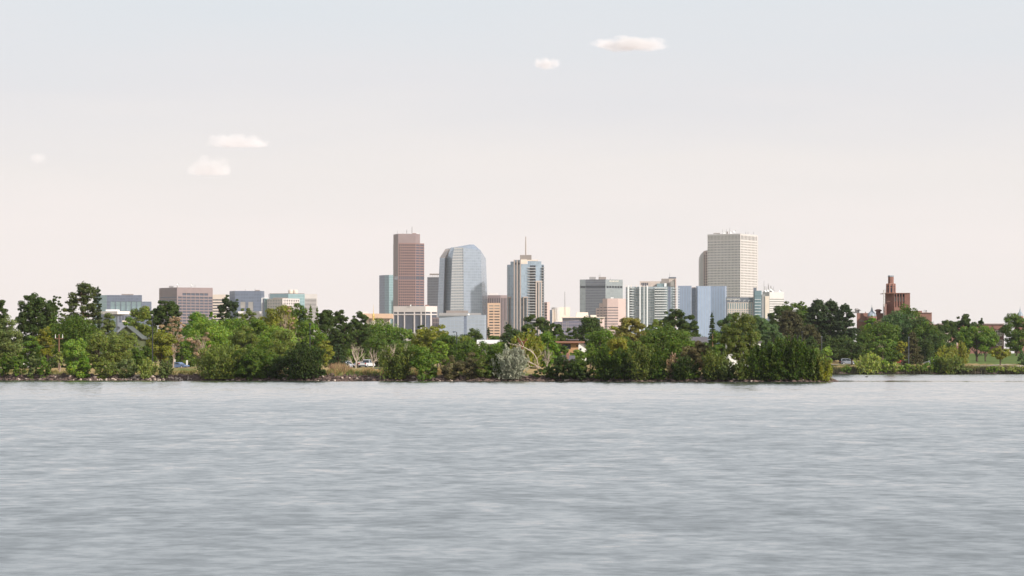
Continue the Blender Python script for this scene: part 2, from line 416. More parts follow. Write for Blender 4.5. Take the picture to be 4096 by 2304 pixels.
# ------------------------------------------------------------------ lake
def water_mat():
    m, n, b = new_mat('lake_water')
    tc = n.nodes.new('ShaderNodeTexCoord')
    P_ = tc.outputs['Object']
    sep = n.nodes.new('ShaderNodeSeparateXYZ'); n.links.new(P_, sep.inputs[0])
    def stretched(sx, sy):
        mp = n.nodes.new('ShaderNodeMapping'); mp.inputs['Scale'].default_value = (sx, sy, 1); n.links.new(P_, mp.inputs[0]); return mp.outputs[0]
    def rng(v, a, b_, c=0.0, d=1.0):
        r = n.nodes.new('ShaderNodeMapRange'); r.inputs['From Min'].default_value = a; r.inputs['From Max'].default_value = b_
        r.inputs['To Min'].default_value = c; r.inputs['To Max'].default_value = d
        n.links.new(v, r.inputs[0]); return r.outputs[0]
    rip = noise_n(n, 1.0, 3.0, stretched(2.3, 1.5), 0.6)          # ripples about a metre and a half across
    md_ = noise_n(n, 1.0, 2.0, stretched(0.75, 0.30), 0.5)
    sw = noise_n(n, 1.0, 2.0, stretched(0.22, 0.08), 0.5)          # longer swell
    pat = noise_n(n, 1.0, 3.0, stretched(0.006, 0.022), 0.5)        # wind patches
    lane = noise_n(n, 1.0, 2.0, stretched(0.0025, 0.016), 0.5)
    # a breeze roughens the open water; the lee of the far bank is calmer
    edge = math_n(n, 'ADD', sep.outputs['Y'], math_n(n, 'MULTIPLY', pat.outputs[0], 70.0))
    lee = rng(math_n(n, 'ADD', edge, math_n(n, 'MULTIPLY', sep.outputs['X'], 0.8)), 215, 300, 1.12, 0.60)
    gust = rng(lane.outputs[0], 0.35, 0.65, 0.86, 1.14)
    near = math_n(n, 'ADD', math_n(n, 'ADD', sep.outputs['Y'], math_n(n, 'MULTIPLY', sep.outputs['X'], 0.442)), math_n(n, 'MULTIPLY', pat.outputs[0], 12.0))
    amp = math_n(n, 'MULTIPLY', math_n(n, 'MULTIPLY', lee, gust), math_n(n, 'SUBTRACT', 1.0, math_n(n, 'MULTIPLY', rng(near, 506, 532, 0.0, 0.6), rng(near, 560, 600, 1.0, 0.0))))
    c1 = n.nodes.new('ShaderNodeSeparateColor'); n.links.new(rip.outputs['Color'], c1.inputs[0])
    c2 = n.nodes.new('ShaderNodeSeparateColor'); n.links.new(sw.outputs['Color'], c2.inputs[0])
    c3 = n.nodes.new('ShaderNodeSeparateColor'); n.links.new(md_.outputs['Color'], c3.inputs[0])
    def total(ch, spec, base):        # wavelet faces: mostly gentle, here and there a steep one
        t = None
        for o, lo, hi, a_ in spec:
            v = rng(o.outputs[ch], lo, hi, 0.0, a_); t = v if t is None else math_n(n, 'ADD', t, v)
        return math_n(n, 'MULTIPLY', math_n(n, 'ADD', t, base), amp)
    sy_ = math_n(n, 'MULTIPLY', total(1, ((c1, 0.40, 0.72, WAVE[0]), (c3, 0.42, 0.70, WAVE[1]), (c2, 0.40, 0.70, WAVE[2])), WAVE[3]), -1.0)
    sx_ = total(0, ((c1, 0.3, 0.7, 0.09), (c3, 0.3, 0.7, 0.06)), -0.075)
    sy_ = math_n(n, 'MINIMUM', sy_, -0.006)
    cmb = n.nodes.new('ShaderNodeCombineXYZ'); n.links.new(sx_, cmb.inputs[0]); n.links.new(sy_, cmb.inputs[1]); cmb.inputs[2].default_value = 1.0
    nrm = n.nodes.new('ShaderNodeVectorMath'); nrm.operation = 'NORMALIZE'; n.links.new(cmb.outputs[0], nrm.inputs[0])
    n.links.new(nrm.outputs[0], b.inputs['Normal'])
    b.inputs['Base Color'].default_value = (0.078, 0.090, 0.089, 1)
    b.inputs['IOR'].default_value = 1.333
    b.inputs['Roughness'].default_value = 0.04
    b.inputs['Specular IOR Level'].default_value = 0.5
    return m
WAVE = (0.070, 0.042, 0.015, 0.017)
wm = MB(); wm.add([(-2500, 1.5, 0), (2500, 1.5, 0), (2500, 935, 0), (-2500, 935, 0)], [(0, 1, 2, 3)])
lake = wm.build('lake_water', water_mat()); tag(lake, kind='structure')

# ------------------------------------------------------------------ foliage engine
def leaf_mesh(name, pos, nrm, size, rng, elong=1.35, axis=None, tint=None):
    n = len(pos)
    nrm = nrm / (np.linalg.norm(nrm, axis=1, keepdims=True) + 1e-9)
    if axis is None:
        axis = rng.normal(size=(n, 3))
    u = axis - nrm * np.sum(axis * nrm, 1, keepdims=True)
    u /= (np.linalg.norm(u, axis=1, keepdims=True) + 1e-9)
    v = np.cross(nrm, u)
    s = (size * rng.uniform(0.55, 1.3, n))[:, None]
    a, b = u * s * elong * 0.5, v * s * 0.5
    j = rng.uniform(-0.25, 0.25, (n, 1))
    V = np.stack([pos - a, pos - b * 0.9 + a * j, pos + a, pos + b * 0.9 - a * j], 1).reshape(-1, 3)
    Q = np.arange(4 * n).reshape(n, 4)
    me = mesh_np(name, V, quads=Q)
    if tint is None: tint = rng.uniform(0, 1, n)
    c = np.ones((n, 4), np.float32); c[:, 0] = tint; c[:, 1] = rng.uniform(0, 1, n); c[:, 2] = rng.uniform(0, 1, n)
    at = me.attributes.new('tint', 'FLOAT_COLOR', 'FACE'); at.data.foreach_set('color', c.reshape(-1))
    return me

def sph(rng, n):
    d = rng.normal(size=(n, 3)); return d / np.linalg.norm(d, axis=1, keepdims=True)

def clump_leaves(C, R, n, rng, up=0.35, inner=0.55):
    """leaves over ellipsoidal clumps: centres C (k,3), radii R (k,3)"""
    k = len(C); wgt = R[:, 0] * R[:, 2]; wgt = wgt / wgt.sum()
    idx = rng.choice(k, n, p=wgt)
    d = sph(rng, n); r = rng.uniform(inner ** 3, 1.05, n) ** (1 / 3)
    out = rng.random(n) < 0.15; r[out] *= rng.uniform(1.0, 1.3, out.sum())
    d[:, 2] += 0.12; 
    pos = C[idx] + d * R[idx] * r[:, None]
    nrm = d * 1.2 + rng.normal(size=(n, 3)) * 0.42 + np.array([0, 0, up])
    base = rng.uniform(0, 1, k)[idx]
    tint = np.clip(base * 0.55 + rng.uniform(0, 0.45, n), 0, 1)
    return pos, nrm, tint

def lobes(rng, d, n=7, amt=0.22):
    f = np.ones(len(d))
    for _ in range(n):
        c = sph(rng, 1)[0]; f += amt * rng.uniform(-0.8, 1.0) * np.exp(-((1 - d @ c) / 0.22))
    return f

def bend(p0, p1, rng, n=5, amt=0.08):
    p0, p1 = np.array(p0, float), np.array(p1, float); L = np.linalg.norm(p1 - p0)
    pts = [p0 + (p1 - p0) * t for t in np.linspace(0, 1, n)]
    off = rng.normal(size=3) * amt * L
    return [p + off * math.sin(math.pi * t) + rng.normal(size=3) * 0.012 * L for p, t in zip(pts, np.linspace(0, 1, n))]

def branchy(mb, p, d, L, r, depth, rng, spread=0.75, upb=0.25, n=4):
    d = d / np.linalg.norm(d)
    pts = [p]; q = p.copy(); dd = d.copy()
    for _ in range(n):
        dd = dd + rng.normal(size=3) * 0.16 + np.array([0, 0, upb * 0.25]); dd /= np.linalg.norm(dd)
        q = q + dd * L / n; pts.append(q.copy())
    mb.tube(pts, [r * (1 - 0.55 * i / n) for i in range(n + 1)], 5 if depth > 1 else 4)
    if depth <= 0: return
    for k in range(rng.integers(2, 4)):
        t = rng.uniform(0.45, 1.0); i = min(n, int(t * n))
        nd = dd + rng.normal(size=3) * spread * np.array([1, 0.7, 0.7]) + np.array([0, 0, upb])
        branchy(mb, pts[i], nd, L * rng.uniform(0.55, 0.8), r * 0.5, depth - 1, rng, spread, upb, max(3, n - 1))

NAMES = {'round': 'leafy_tree', 'airy': 'leafy_tree', 'shrub': 'shrub', 'feather': 'willow_shrub', 'willow': 'weeping_willow',
         'pine': 'pine_tree', 'spruce': 'spruce_tree', 'column': 'columnar_evergreen', 'dead': 'dead_tree', 'twig': 'dying_tree', 'reed': 'shrub'}
CATS = {'shrub': 'shrub', 'feather': 'shrub', 'reed': 'shrub'}
COLS = {'dk': (0.035, 0.053, 0.015), 'md': (0.066, 0.102, 0.018), 'lt': (0.100, 0.145, 0.028), 'br': (0.070, 0.120, 0.014),
        'ol': (0.088, 0.106, 0.030), 'go': (0.082, 0.100, 0.042), 'ye': (0.135, 0.130, 0.022), 'yo': (0.125, 0.130, 0.026),
        'sv': (0.175, 0.180, 0.130), 'bn': (0.080, 0.070, 0.030), 'or': (0.120, 0.108, 0.032), 'pn': (0.026, 0.040, 0.020),
        'pb': (0.050, 0.046, 0.026), 'bg': (0.046, 0.074, 0.033), 'dg': (0.046, 0.071, 0.012), 'pi': (0.046, 0.056, 0.022), 'tn': (0.20, 0.145, 0.085), 'pg': (0.15, 0.17, 0.055)}
TREES = []

def tree(kind, cx, top, hw, Y, col, label, seed=None, base=None, cb=None, bark='bark', dens=1.0, group=None, y_off=0):
    seed = len(TREES) * 7 + 11 if seed is None else seed
    rng = np.random.default_rng(seed)
    if kind in CATS and Y < 598 and Y > 500:              # bank shrubs crowd the waterline
        for _ in range(4):
            sh = float(shore_near(X(cx, Y))); Y = sh + np.clip((Y - sh) * 0.45 - 1.2, 0.9, 9.0)
    if kind in CATS and 895 < Y < 915:
        Y = float(shore_far(X(cx, Y))) + 0.9
    x = X(cx, Y); z0 = gz(x, Y) - 0.12
    h = Z(top, Y) - z0; w = hw / F * Y
    TREES.append(label)
    if group is None:
        group = ('shrubs' if kind in CATS else 'trees') + (' on the near spit' if Y < 600 else ' behind the spit' if Y < 890 else ' along the far shore' if Y < 925 else ' around the school park')
    root = empty(NAMES[kind], (x, Y, z0), label, CATS.get(kind, 'tree'), group)
    fm = 1.85 if col in ('dk', 'pn', 'pb') else 2.1
    if Y < 545 and col in ('ol', 'dg', 'dk', 'go'): fm *= 0.8             # dark and olive foliage on the spit is toned down
    col = tuple(c * fm * q for c, q in zip(COLS[col], (1.0, 1.0, 1.0) if col in ('sv', 'tn', 'bn') else (1.04, 1.06, 0.74)))
    px = 4.0 / F * Y                                       # one rendered pixel in metres
    ls = 1.3 * px
    area = 2 * hw * (h / Y * F) / 16.0
    wood = MB()
    Pw = lambda p: np.array([x, Y, z0]) + np.array(p)
    leaves = None; elong = 1.35; axis = None
    if kind in ('round', 'airy', 'shrub', 'twig'):
        cbf = cb if cb is not None else {'round': 0.16, 'airy': 0.25, 'shrub': 0.0, 'twig': 0.25}[kind]
        zc, hz = h * (1 + cbf) / 2, h * (1 - cbf) / 2
        if kind == 'shrub': zc, hz = h * 0.42, h * 0.55
        k = int({'round': 95, 'airy': 120, 'shrub': 70, 'twig': 34}[kind] * np.clip(area / 1500, 0.6, 1.8))
        d = sph(rng, k)
        f = lobes(rng, d)
        rr = rng.uniform(0.30, 1.0, k) ** 0.55
        cr = {'round': 0.215, 'airy': 0.155, 'shrub': 0.22, 'twig': 0.13}[kind]
        rad = np.minimum(w, hz) * cr * rng.uniform(0.5, 1.35, k)
        ext = np.array([w, w * 0.85, hz])
        C = d * (ext - cr * 0.75 * min(w, hz)) * (rr * np.clip(f, 0.6, 1.35))[:, None] + np.array([0, 0, zc])
        if kind == 'round':                                   # broader shoulders, narrower skirt
            C[:, :2] *= np.interp(C[:, 2] / h, [0, 0.25, 0.6, 1], [0.62, 0.9, 1.0, 0.95])[:, None]
        C[:, 2] = np.maximum(C[:, 2], rad * 0.6 - (0.45 if kind == 'shrub' and Y < 598 else 0.0))
        R = np.stack([rad * 1.2, rad * 1.1, rad * 0.82], 1)
        nl = int(area * {'round': 6.4, 'airy': 5.6, 'shrub': 6.4, 'twig': 1.5}[kind] * dens)
        leaves = clump_leaves(C, R, max(nl, 350), rng)
        # trunk and limbs
        tw = max(0.10, w * 0.05) if kind != 'shrub' else 0.06
        if kind == 'shrub':
            for c in C[rng.choice(k, 5)]:
                wood.tube([Pw(p) for p in bend((rng.uniform(-.2, .2), rng.uniform(-.2, .2), 0), c, rng)], np.linspace(tw, 0.02, 5), 5)
        else:
            ht = h * 0.62
            tp = bend((0, 0, 0), (rng.uniform(-.08, .08) * w, 0, ht), rng, 6, 0.03)
            wood.tube([Pw(p) for p in tp], np.linspace(tw * 1.3, tw * 0.45, 6), 7)
            for c in C[rng.choice(k, 10 if kind != 'twig' else 14)]:
                s_ = tp[rng.integers(1, 5)]
                wood.tube([Pw(p) for p in bend(s_, c, rng)], np.linspace(tw * 0.5, 0.025, 5), 5)
            if kind == 'twig':
                for _ in range(10):
                    s_ = tp[rng.integers(2, 6)]; dd = sph(rng, 1)[0]; dd[2] = abs(dd[2]) + 0.5
                    branchy(wood, Pw(s_), dd, h * 0.26, tw * 0.4, 2, rng, 0.6, 0.3)
    elif kind == 'feather':
        k = int(40 * np.clip(area / 1200, 0.7, 1.6))
        pos, nr, ti, ax = [], [], [], []
        nl = int(area * 6.4 * dens)
        per = max(20, nl // k)
        for i in range(k):
            az = rng.uniform(0, 2 * math.pi); ro = rng.uniform(0.05, 1.0) ** 0.6
            tipz = h * (1 - 0.42 * ro ** 2) * rng.uniform(0.78, 1.02)
            tip = np.array([math.cos(az) * ro * w * 0.95, math.sin(az) * ro * w * 0.8, tipz])
            b0 = np.array([tip[0] * rng.uniform(0.25, 0.6), tip[1] * 0.4, 0.0])
            t = rng.uniform(0.08, 1.0, per)[:, None]
            line = b0 + (tip - b0) * t; line[:, :2] = b0[:2] + (tip - b0)[:2] * t ** 1.6
            wd = (0.13 * w + 0.10 * w * np.sin(math.pi * np.clip(t, 0, 0.93))) * (1.08 - t * 0.8)
            q = line + rng.normal(size=(per, 3)) * wd * np.array([0.8, 0.8, 0.7])
            pos.append(q); nr.append((q - line) / w + rng.normal(size=(per, 3)) * 0.5 + (0, 0, 0.25))
            ti.append(np.clip(rng.uniform(0, 1) * 0.6 + rng.uniform(0, 0.4, per), 0, 1))
            a_ = np.tile((tip - b0) / np.linalg.norm(tip - b0), (per, 1)) + rng.normal(size=(per, 3)) * 0.3; ax.append(a_)
            if i % 4 == 0: wood.tube([Pw(b0), Pw(b0 * 0.5 + tip * 0.5), Pw(tip * 0.92)], [0.07, 0.04, 0.015], 5)
        pos = np.concatenate(pos); pos[:, 2] = np.maximum(pos[:, 2], 0.05)
        leaves = (pos, np.concatenate(nr), np.concatenate(ti)); axis = np.concatenate(ax); elong = 1.9
    elif kind == 'willow':
        k = 34; d = sph(rng, k); d[:, 2] = np.abs(d[:, 2])
        C = d * np.array([w * 0.8, w * 0.7, h * 0.36]) * rng.uniform(0.5, 1, (k, 1)) + (0, 0, h * 0.56)
        rad = w * 0.2 * rng.uniform(0.7, 1.2, k)
        l1 = clump_leaves(C, np.stack([rad, rad, rad * 0.7], 1), int(area * 1.2 * dens), rng)
        pos, nr, ti, ax = [l1[0]], [l1[1]], [l1[2]], [rng.normal(size=(len(l1[0]), 3)) + (0, 0, -1.0)]
        for i in range(int(area / 14)):
            az = rng.uniform(0, 2 * math.pi); ro = rng.uniform(0.3, 1.0)
            p = np.array([math.cos(az) * ro * w, math.sin(az) * ro * w * 0.85, h * (0.90 - 0.36 * ro ** 2)])
            L = h * rng.uniform(0.22, 0.55); per = 26
            t = rng.uniform(0, 1, per)[:, None]
            q = p + np.array([0, 0, -1]) * t * L + rng.normal(size=(per, 3)) * np.array([0.025, 0.025, 0.01]) * w
            pos.append(q); nr.append(rng.normal(size=(per, 3)) + np.array([math.cos(az), math.sin(az), 0]))
            ti.append(np.clip(rng.uniform(0, 0.7) + rng.uniform(0, 0.3, per), 0, 1)); ax.append(np.tile([0, 0, -1.0], (per, 1)) + rng.normal(size=(per, 3)) * 0.2)
        pos = np.concatenate(pos); pos[:, 2] = np.maximum(pos[:, 2], 0.1)
        leaves = (pos, np.concatenate(nr), np.concatenate(ti)); axis = np.concatenate(ax); elong = 1.9
        tp = bend((0, 0, 0), (0.05 * w, 0, h * 0.6), rng, 6, 0.03)
        wood.tube([Pw(p) for p in tp], np.linspace(0.4, 0.15, 6), 7)
        for c in C[::4]: wood.tube([Pw(p) for p in bend(tp[3], c, rng)], np.linspace(0.16, 0.03, 5), 5)
    elif kind in ('pine', 'spruce'):
        C, R = [], []
        tp = bend((0, 0, 0), (rng.uniform(-.05, .05) * w, 0, h * 0.96), rng, 9, 0.015)
        wood.tube([Pw(p) for p in tp], np.linspace(max(0.16, h * 0.022), 0.04, 9), 7)
        lo = cb if cb is not None else (0.28 if kind == 'pine' else 0.06)
        levels = int((h * (1 - lo)) / ((0.42 if dens > 1 else 0.6) if kind == 'pine' else 0.55)) + 3
        for i in range(levels):
            t = lo + (1 - lo) * (i + rng.uniform(-.2, .2)) / levels; t = min(max(t, lo), 0.985)
            if kind == 'pine':
                u_ = (t - lo) / (1 - lo); prof = np.interp(u_, [0, 0.2, 0.55, 0.85, 1], [0.62, 0.95, 0.92, 0.60, 0.22]); nb = rng.integers(4, 7)
            else:
                prof = (1 - (t - lo) / (1 - lo)) ** 0.85 + 0.05; nb = rng.integers(6, 9)
            ctr = np.array([tp[0][0] + (tp[-1][0] - tp[0][0]) * t, 0, h * 0.97 * t])
            for b_ in range(nb):
                az = rng.uniform(0, 2 * math.pi); L = w * prof * rng.uniform(0.62, 1.05)
                rise = 0.10 * L if kind == 'pine' else -0.22 * L
                end = ctr + np.array([math.cos(az) * L, math.sin(az) * L * 0.9, rise])
                if rng.random() < 0.6: wood.tube([Pw(ctr), Pw((ctr + end) / 2 + (0, 0, 0.04 * L)), Pw(end)], [max(0.03, h * 0.004), 0.035, 0.015], 4)
                for s_ in ((0.92, 0.62) if kind == 'pine' else (0.95, 0.7, 0.42)):
                    C.append(ctr + (end - ctr) * s_); r_ = w * ((0.17 if dens > 1 else 0.15) if kind == 'pine' else 0.16) * rng.uniform(0.75, 1.25)
                    R.append((r_, r_, r_ * (0.62 if kind == 'pine' else 0.55)))
        C.append(np.array([tp[-1][0], 0, h * 0.95])); R.append((w * 0.12, w * 0.12, h * 0.05))
        leaves = clump_leaves(np.array(C), np.array(R), int(area * (4.6 if kind == 'pine' else 5.5) * dens), rng, up=0.5, inner=0.2)
        elong = 1.7
    elif kind == 'column':
        n = int(area * 4 * dens); t = rng.uniform(0.02, 1, n); az = rng.uniform(0, 2 * math.pi, n)
        pr = w * np.interp(t, [0, 0.15, 0.55, 0.85, 1], [0.75, 1, 0.95, 0.62, 0.05]) * rng.uniform(0.72, 1.05, n) * (1 + 0.10 * np.sin(az * 5 + t * 9))
        pos = np.stack([np.cos(az) * pr, np.sin(az) * pr, t * h], 1)
        leaves = (pos, np.stack([np.cos(az), np.sin(az), np.full(n, 0.5)], 1) + rng.normal(size=(n, 3)) * 0.45, np.clip(0.3 + 0.3 * np.sin(az * 4 + t * 11) + rng.uniform(0, 0.4, n), 0, 1))
        wood.tube([Pw((0, 0, 0)), Pw((0, 0, h * 0.9))], [0.16, 0.03], 6)
    elif kind == 'dead':
        tp = bend((0, 0, 0), (rng.uniform(-.1, .1) * w, 0, h * 0.34), rng, 5, 0.04)
        r0 = max(0.10, h * 0.024)
        wood.tube([Pw(p) for p in tp], np.linspace(r0 * 1.25, r0 * 0.8, 5), 8)
        for i in range(7):
            az = rng.uniform(-0.5, 0.5) + (math.pi if i % 2 else 0); s_ = tp[rng.integers(2, 5)]
            dd = np.array([math.cos(az) * rng.uniform(0.25, 1.0), math.sin(az) * 0.6, rng.uniform(0.55, 1.1)])
            branchy(wood, Pw(s_), dd, h * rng.uniform(0.30, 0.40), r0 * 0.55, 3, rng, 0.5, 0.22)
    # fit wood of dead trees to the outline measured
    if kind == 'dead':
        Vv = np.array(wood.v) - np.array([x, Y, z0]); mx = np.abs(Vv[:, 0]).max(); mz = Vv[:, 2].max()
        Vv = Vv * np.array([min(1.6, w / mx), min(1.6, w / mx), h / mz]); wood.v = [tuple(p) for p in Vv + np.array([x, Y, z0])]
        wood.build('trunk', M[bark if bark != 'bark' else 'dead_wood'], root)
    else:
        wood.build('stem' if kind in CATS else 'trunk', M[bark], root)
    if leaves is not None:
        if kind in ('round', 'airy', 'shrub', 'pine', 'spruce', 'twig', 'willow', 'feather'):
            p_ = leaves[0]; hi = np.quantile(p_[:, 2], 0.995); p_[:, 2] *= np.clip(h / hi, 0.8, 1.3)
            wx = np.quantile(np.abs(p_[:, 0]), 0.99); p_[:, :2] *= np.clip(w / wx, 0.75, 1.4)
            p_[:, 2] = np.maximum(p_[:, 2], 0.06 if not (kind in CATS and Y < 598) else -0.5)
        me = leaf_mesh('crown', leaves[0], leaves[1], ls, rng, elong, axis, leaves[2])
        link('foliage' if kind in CATS else 'crown', me, M['foliage'], root, color=col)
    return root

# ------------------------------------------------------------------ building engine
PANES = {}
def pane_mesh(w, h, mname):
    key = (round(w, 2), round(h, 2), mname)
    if key not in PANES:
        mb = MB().box(-w / 2, w / 2, -0.06, 0.06, -h / 2, h / 2)
        me = mesh_np('pane', np.array(mb.v), faces=mb.f); me.materials.append(M[mname]); PANES[key] = me
    return PANES[key]

def facet(root, A, B, z0, z1, wall, sets=(), name='wall', zt=None):
    """a wall sheet from A to B (xy) with real openings; each set = (rects[(u0,u1,za,zb)], pane material, recess, part name, joined?)"""
    A = np.array(A, float); B = np.array(B, float); L = float(np.linalg.norm(B - A)); t = (B - A) / L
    nrm = np.array([t[1], -t[0]]); ang = math.atan2(t[1], t[0]); org = ORG[root.name]
    us, zs = {0.0, L}, {z0, z1}
    allr = []
    for rects, pm, dep, pn, join in sets:
        for (a, b, c, d) in rects:
            a, b, c, d = max(a, 0.0), min(b, L), max(c, z0), min(d, z1)
            if b - a < 0.05 or d - c < 0.05: continue
            us.update((round(a, 3), round(b, 3))); zs.update((round(c, 3), round(d, 3))); allr.append((round(a, 3), round(b, 3), round(c, 3), round(d, 3), dep))
    us = np.array(sorted(us)); zs = np.array(sorted(zs))
    hole = np.zeros((len(us) - 1, len(zs) - 1), bool)
    for a, b, c, d, dep in allr:
        hole[np.searchsorted(us, a):np.searchsorted(us, b), np.searchsorted(zs, c):np.searchsorted(zs, d)] = True
    UV = [(u, z) for u in us for z in zs]; nz = len(zs)
    Vs = [(A[0] + t[0] * u, A[1] + t[1] * u, z) for u, z in UV]
    Fs = [(i * nz + j, (i + 1) * nz + j, (i + 1) * nz + j + 1, i * nz + j + 1) for i in range(len(us) - 1) for j in range(nz - 1) if not hole[i, j]]
    for a, b, c, d, dep in allr:
        k = len(Vs)
        for u, z, e in ((a, c, 0), (b, c, 0), (b, d, 0), (a, d, 0), (a, c, dep), (b, c, dep), (b, d, dep), (a, d, dep)):
            p = A + t * u - nrm * e; Vs.append((p[0], p[1], z)); UV.append((u, z))
        Fs += [(k, k + 4, k + 5, k + 1), (k + 1, k + 5, k + 6, k + 2), (k + 2, k + 6, k + 7, k + 3), (k + 3, k + 7, k + 4, k)]
    if Fs:
        me = mesh_np(name, np.array(Vs) - org, faces=Fs)
        uvl = me.uv_layers.new(name='UVMap')
        li = np.zeros(len(me.loops), np.int32); me.loops.foreach_get('vertex_index', li)
        uvl.data.foreach_set('uv', np.array(UV, np.float32)[li].reshape(-1))
        link(name, me, M[wall], root)
    for rects, pm, dep, pn, join in sets:
        jm = MB()
        for (a, b, c, d) in rects:
            a, b, c, d = max(a, 0.0), min(b, L), max(c, z0), min(d, z1)
            if b - a < 0.05 or d - c < 0.05: continue
            p = A + t * (a + b) / 2 - nrm * dep; w_, h_ = b - a + 0.08, d - c + 0.08
            if join:
                V_ = [(p[0] + t[0] * s1 * w_ / 2 - nrm[0] * e, p[1] + t[1] * s1 * w_ / 2 - nrm[1] * e, (c + d) / 2 + s2 * h_ / 2) for e in (0.0, 0.1) for s1, s2 in ((-1, -1), (1, -1), (1, 1), (-1, 1))]
                jm.add(V_, [(0, 1, 2, 3), (4, 7, 6, 5), (0, 4, 5, 1), (1, 5, 6, 2), (2, 6, 7, 3), (3, 7, 4, 0)])
            else:
                link(pn, pane_mesh(w_, h_, pm), None, root, loc=np.array([p[0], p[1], (c + d) / 2]) - org, rotz=ang)
        if join and jm.v: jm.build(pn, M[pm], root, kind='stuff')

class Bld:
    def __init__(s, name, label, cx, Y, group='downtown towers beyond the trees', cat='building'):
        x = X(cx, Y); s.Y = Y; s.z0 = gz(x, Y) - 0.2
        s.root = empty(name, (x, Y, s.z0), label, cat, group)
    def block(s, pts, top, D=35.0, wall='beige_stone', sets=None, bot=None, walls=None, roof='roof_gravel', dy=0.0, back=None):
        """pts [(px, dy)...] front corners from left to right; sets {edge: [(rects px, mat, recess, name, joined)]}"""
        Y = s.Y + dy; z1 = Z(top, Y); z0 = s.z0 if bot is None else Z(bot, Y)
        P2 = [(X(p, Y + d), Y + d) for p, d in pts]
        for i in range(len(pts) - 1):
            A, B = P2[i], P2[i + 1]; L = math.hypot(B[0] - A[0], B[1] - A[1]); pa, pb = pts[i][0], pts[i + 1][0]
            ss = []
            for rects, pm, dep, pn, join in (sets or {}).get(i, []):
                ss.append(([((r[0] - pa) / (pb - pa) * L, (r[1] - pa) / (pb - pa) * L, Z(r[3], Y), Z(r[2], Y)) for r in rects], pm, dep, pn, join))
            facet(s.root, A, B, z0, z1, (walls or {}).get(i, wall), ss)
        a, b = P2[0], P2[-1]; yb = max(a[1], b[1]) + D
        sh = (a[0] * (yb / a[1] - 1) if a[0] + b[0] > 0 else b[0] * (yb / b[1] - 1))     # the plan is turned a little, as the street grid is
        bk = [(b[0] + sh, yb), (a[0] + sh, yb)]
        ring = [b] + bk + [a]
        for i in range(3): facet(s.root, ring[i], ring[i + 1], z0, z1, (walls or {}).get('back', (walls or {}).get(len(pts) - 2 if i == 0 else 0, wall)))
        poly = P2 + bk
        MB().add([(p[0], p[1], z1 - 0.25) for p in poly], [tuple(range(len(poly)))]).build('roof', M[roof], s.root)
        return s
    def box(s, x0, x1, y0, y1, d0, D, name, m):
        Y = s.Y + d0
        MB().box(X(x0, Y), X(x1, Y), Y, Y + D, Z(y1, Y), Z(y0, Y)).build(name, M[m], s.root); return s
    def mast(s, px, y0, y1, dy=12.0, r=0.55, name='antenna', m='antenna'):
        Y = s.Y + dy
        MB().tube([(X(px, Y), Y, Z(y1, Y)), (X(px, Y), Y, Z((y0 * 2 + y1) / 3, Y)), (X(px, Y), Y, Z(y0, Y))], [r, r * 0.8, r * 0.5], 6).build(name, M[m], s.root); return s
    def dish(s, px, py, dy=6.0, r=1.6):
        Y = s.Y + dy; x, z = X(px, Y), Z(py, Y)
        mb = MB().lathe(0, 0, [(0.15, 0.0), (r * 0.5, 0.1 * r), (r * 0.85, 0.3 * r), (r, 0.5 * r), (r * 0.95, 0.52 * r), (r * 0.5, 0.2 * r), (0.1, 0.1)], 12)
        mb.xf(lambda p: (x + p[0], Y - p[2], z + p[1])); mb.tube([(x, Y, z), (x, Y + 0.3, z - 2.5)], [0.15, 0.15], 5)
        mb.build('dish', M['white_metal'], s.root); return s
    def text(s, body, x0, x1, y0, y1, dyA, dyB, pa, pb, m, name='lettering', proud=0.5):
        """raised lettering on the front edge running from (pa, dyA) to (pb, dyB)"""
        A = np.array((X(pa, s.Y + dyA), s.Y + dyA)); B = np.array((X(pb, s.Y + dyB), s.Y + dyB)); t = (B - A) / np.linalg.norm(B - A); nr = np.array([t[1], -t[0]])
        cu = bpy.data.curves.new(name, 'FONT'); cu.body = body; cu.extrude = 0.05; cu.offset = 0.012
        ob = bpy.data.objects.new(name, cu); COL.objects.link(ob)
        dg = bpy.context.evaluated_depsgraph_get(); me = bpy.data.meshes.new_from_object(ob.evaluated_get(dg))
        bpy.data.objects.remove(ob)
        co = np.zeros(len(me.vertices) * 3, np.float32); me.vertices.foreach_get('co', co); co = co.reshape(-1, 3)
        mn, mx = co.min(0), co.max(0)
        u = (co[:, 0] - mn[0]) / (mx[0] - mn[0]); v = (co[:, 1] - mn[1]) / (mx[1] - mn[1]); e = (co[:, 2] - mn[2]) / (mx[2] - mn[2])
        L = np.linalg.norm(B - A); u0, u1 = (x0 - pa) / (pb - pa) * L, (x1 - pa) / (pb - pa) * L
        uu = u0 + u * (u1 - u0)
        P3 = np.stack([A[0] + t[0] * uu + nr[0] * (0.05 + e * proud), A[1] + t[1] * uu + nr[1] * (0.05 + e * proud), Z(y1, s.Y) + v * (Z(y0, s.Y) - Z(y1, s.Y))], 1) - ORG[s.root.name]
        me.vertices.foreach_set('co', P3.astype(np.float32).reshape(-1)); me.materials.clear(); me.materials.append(M[m]); me.update()
        o = link(name, me, None, s.root); return o

def grid(x0, x1, n, fx, y0, y1, m, fy):
    px, py = (x1 - x0) / n, (y1 - y0) / m
    return [(x0 + px * (i + (1 - fx) / 2), x0 + px * (i + (1 + fx) / 2), y0 + py * (j + (1 - fy) / 2), y0 + py * (j + (1 + fy) / 2)) for j in range(m) for i in range(n)]
def bands(x0, x1, y0, pitch, n, h): return [(x0, x1, y0 + i * pitch, y0 + i * pitch + h) for i in range(n)]

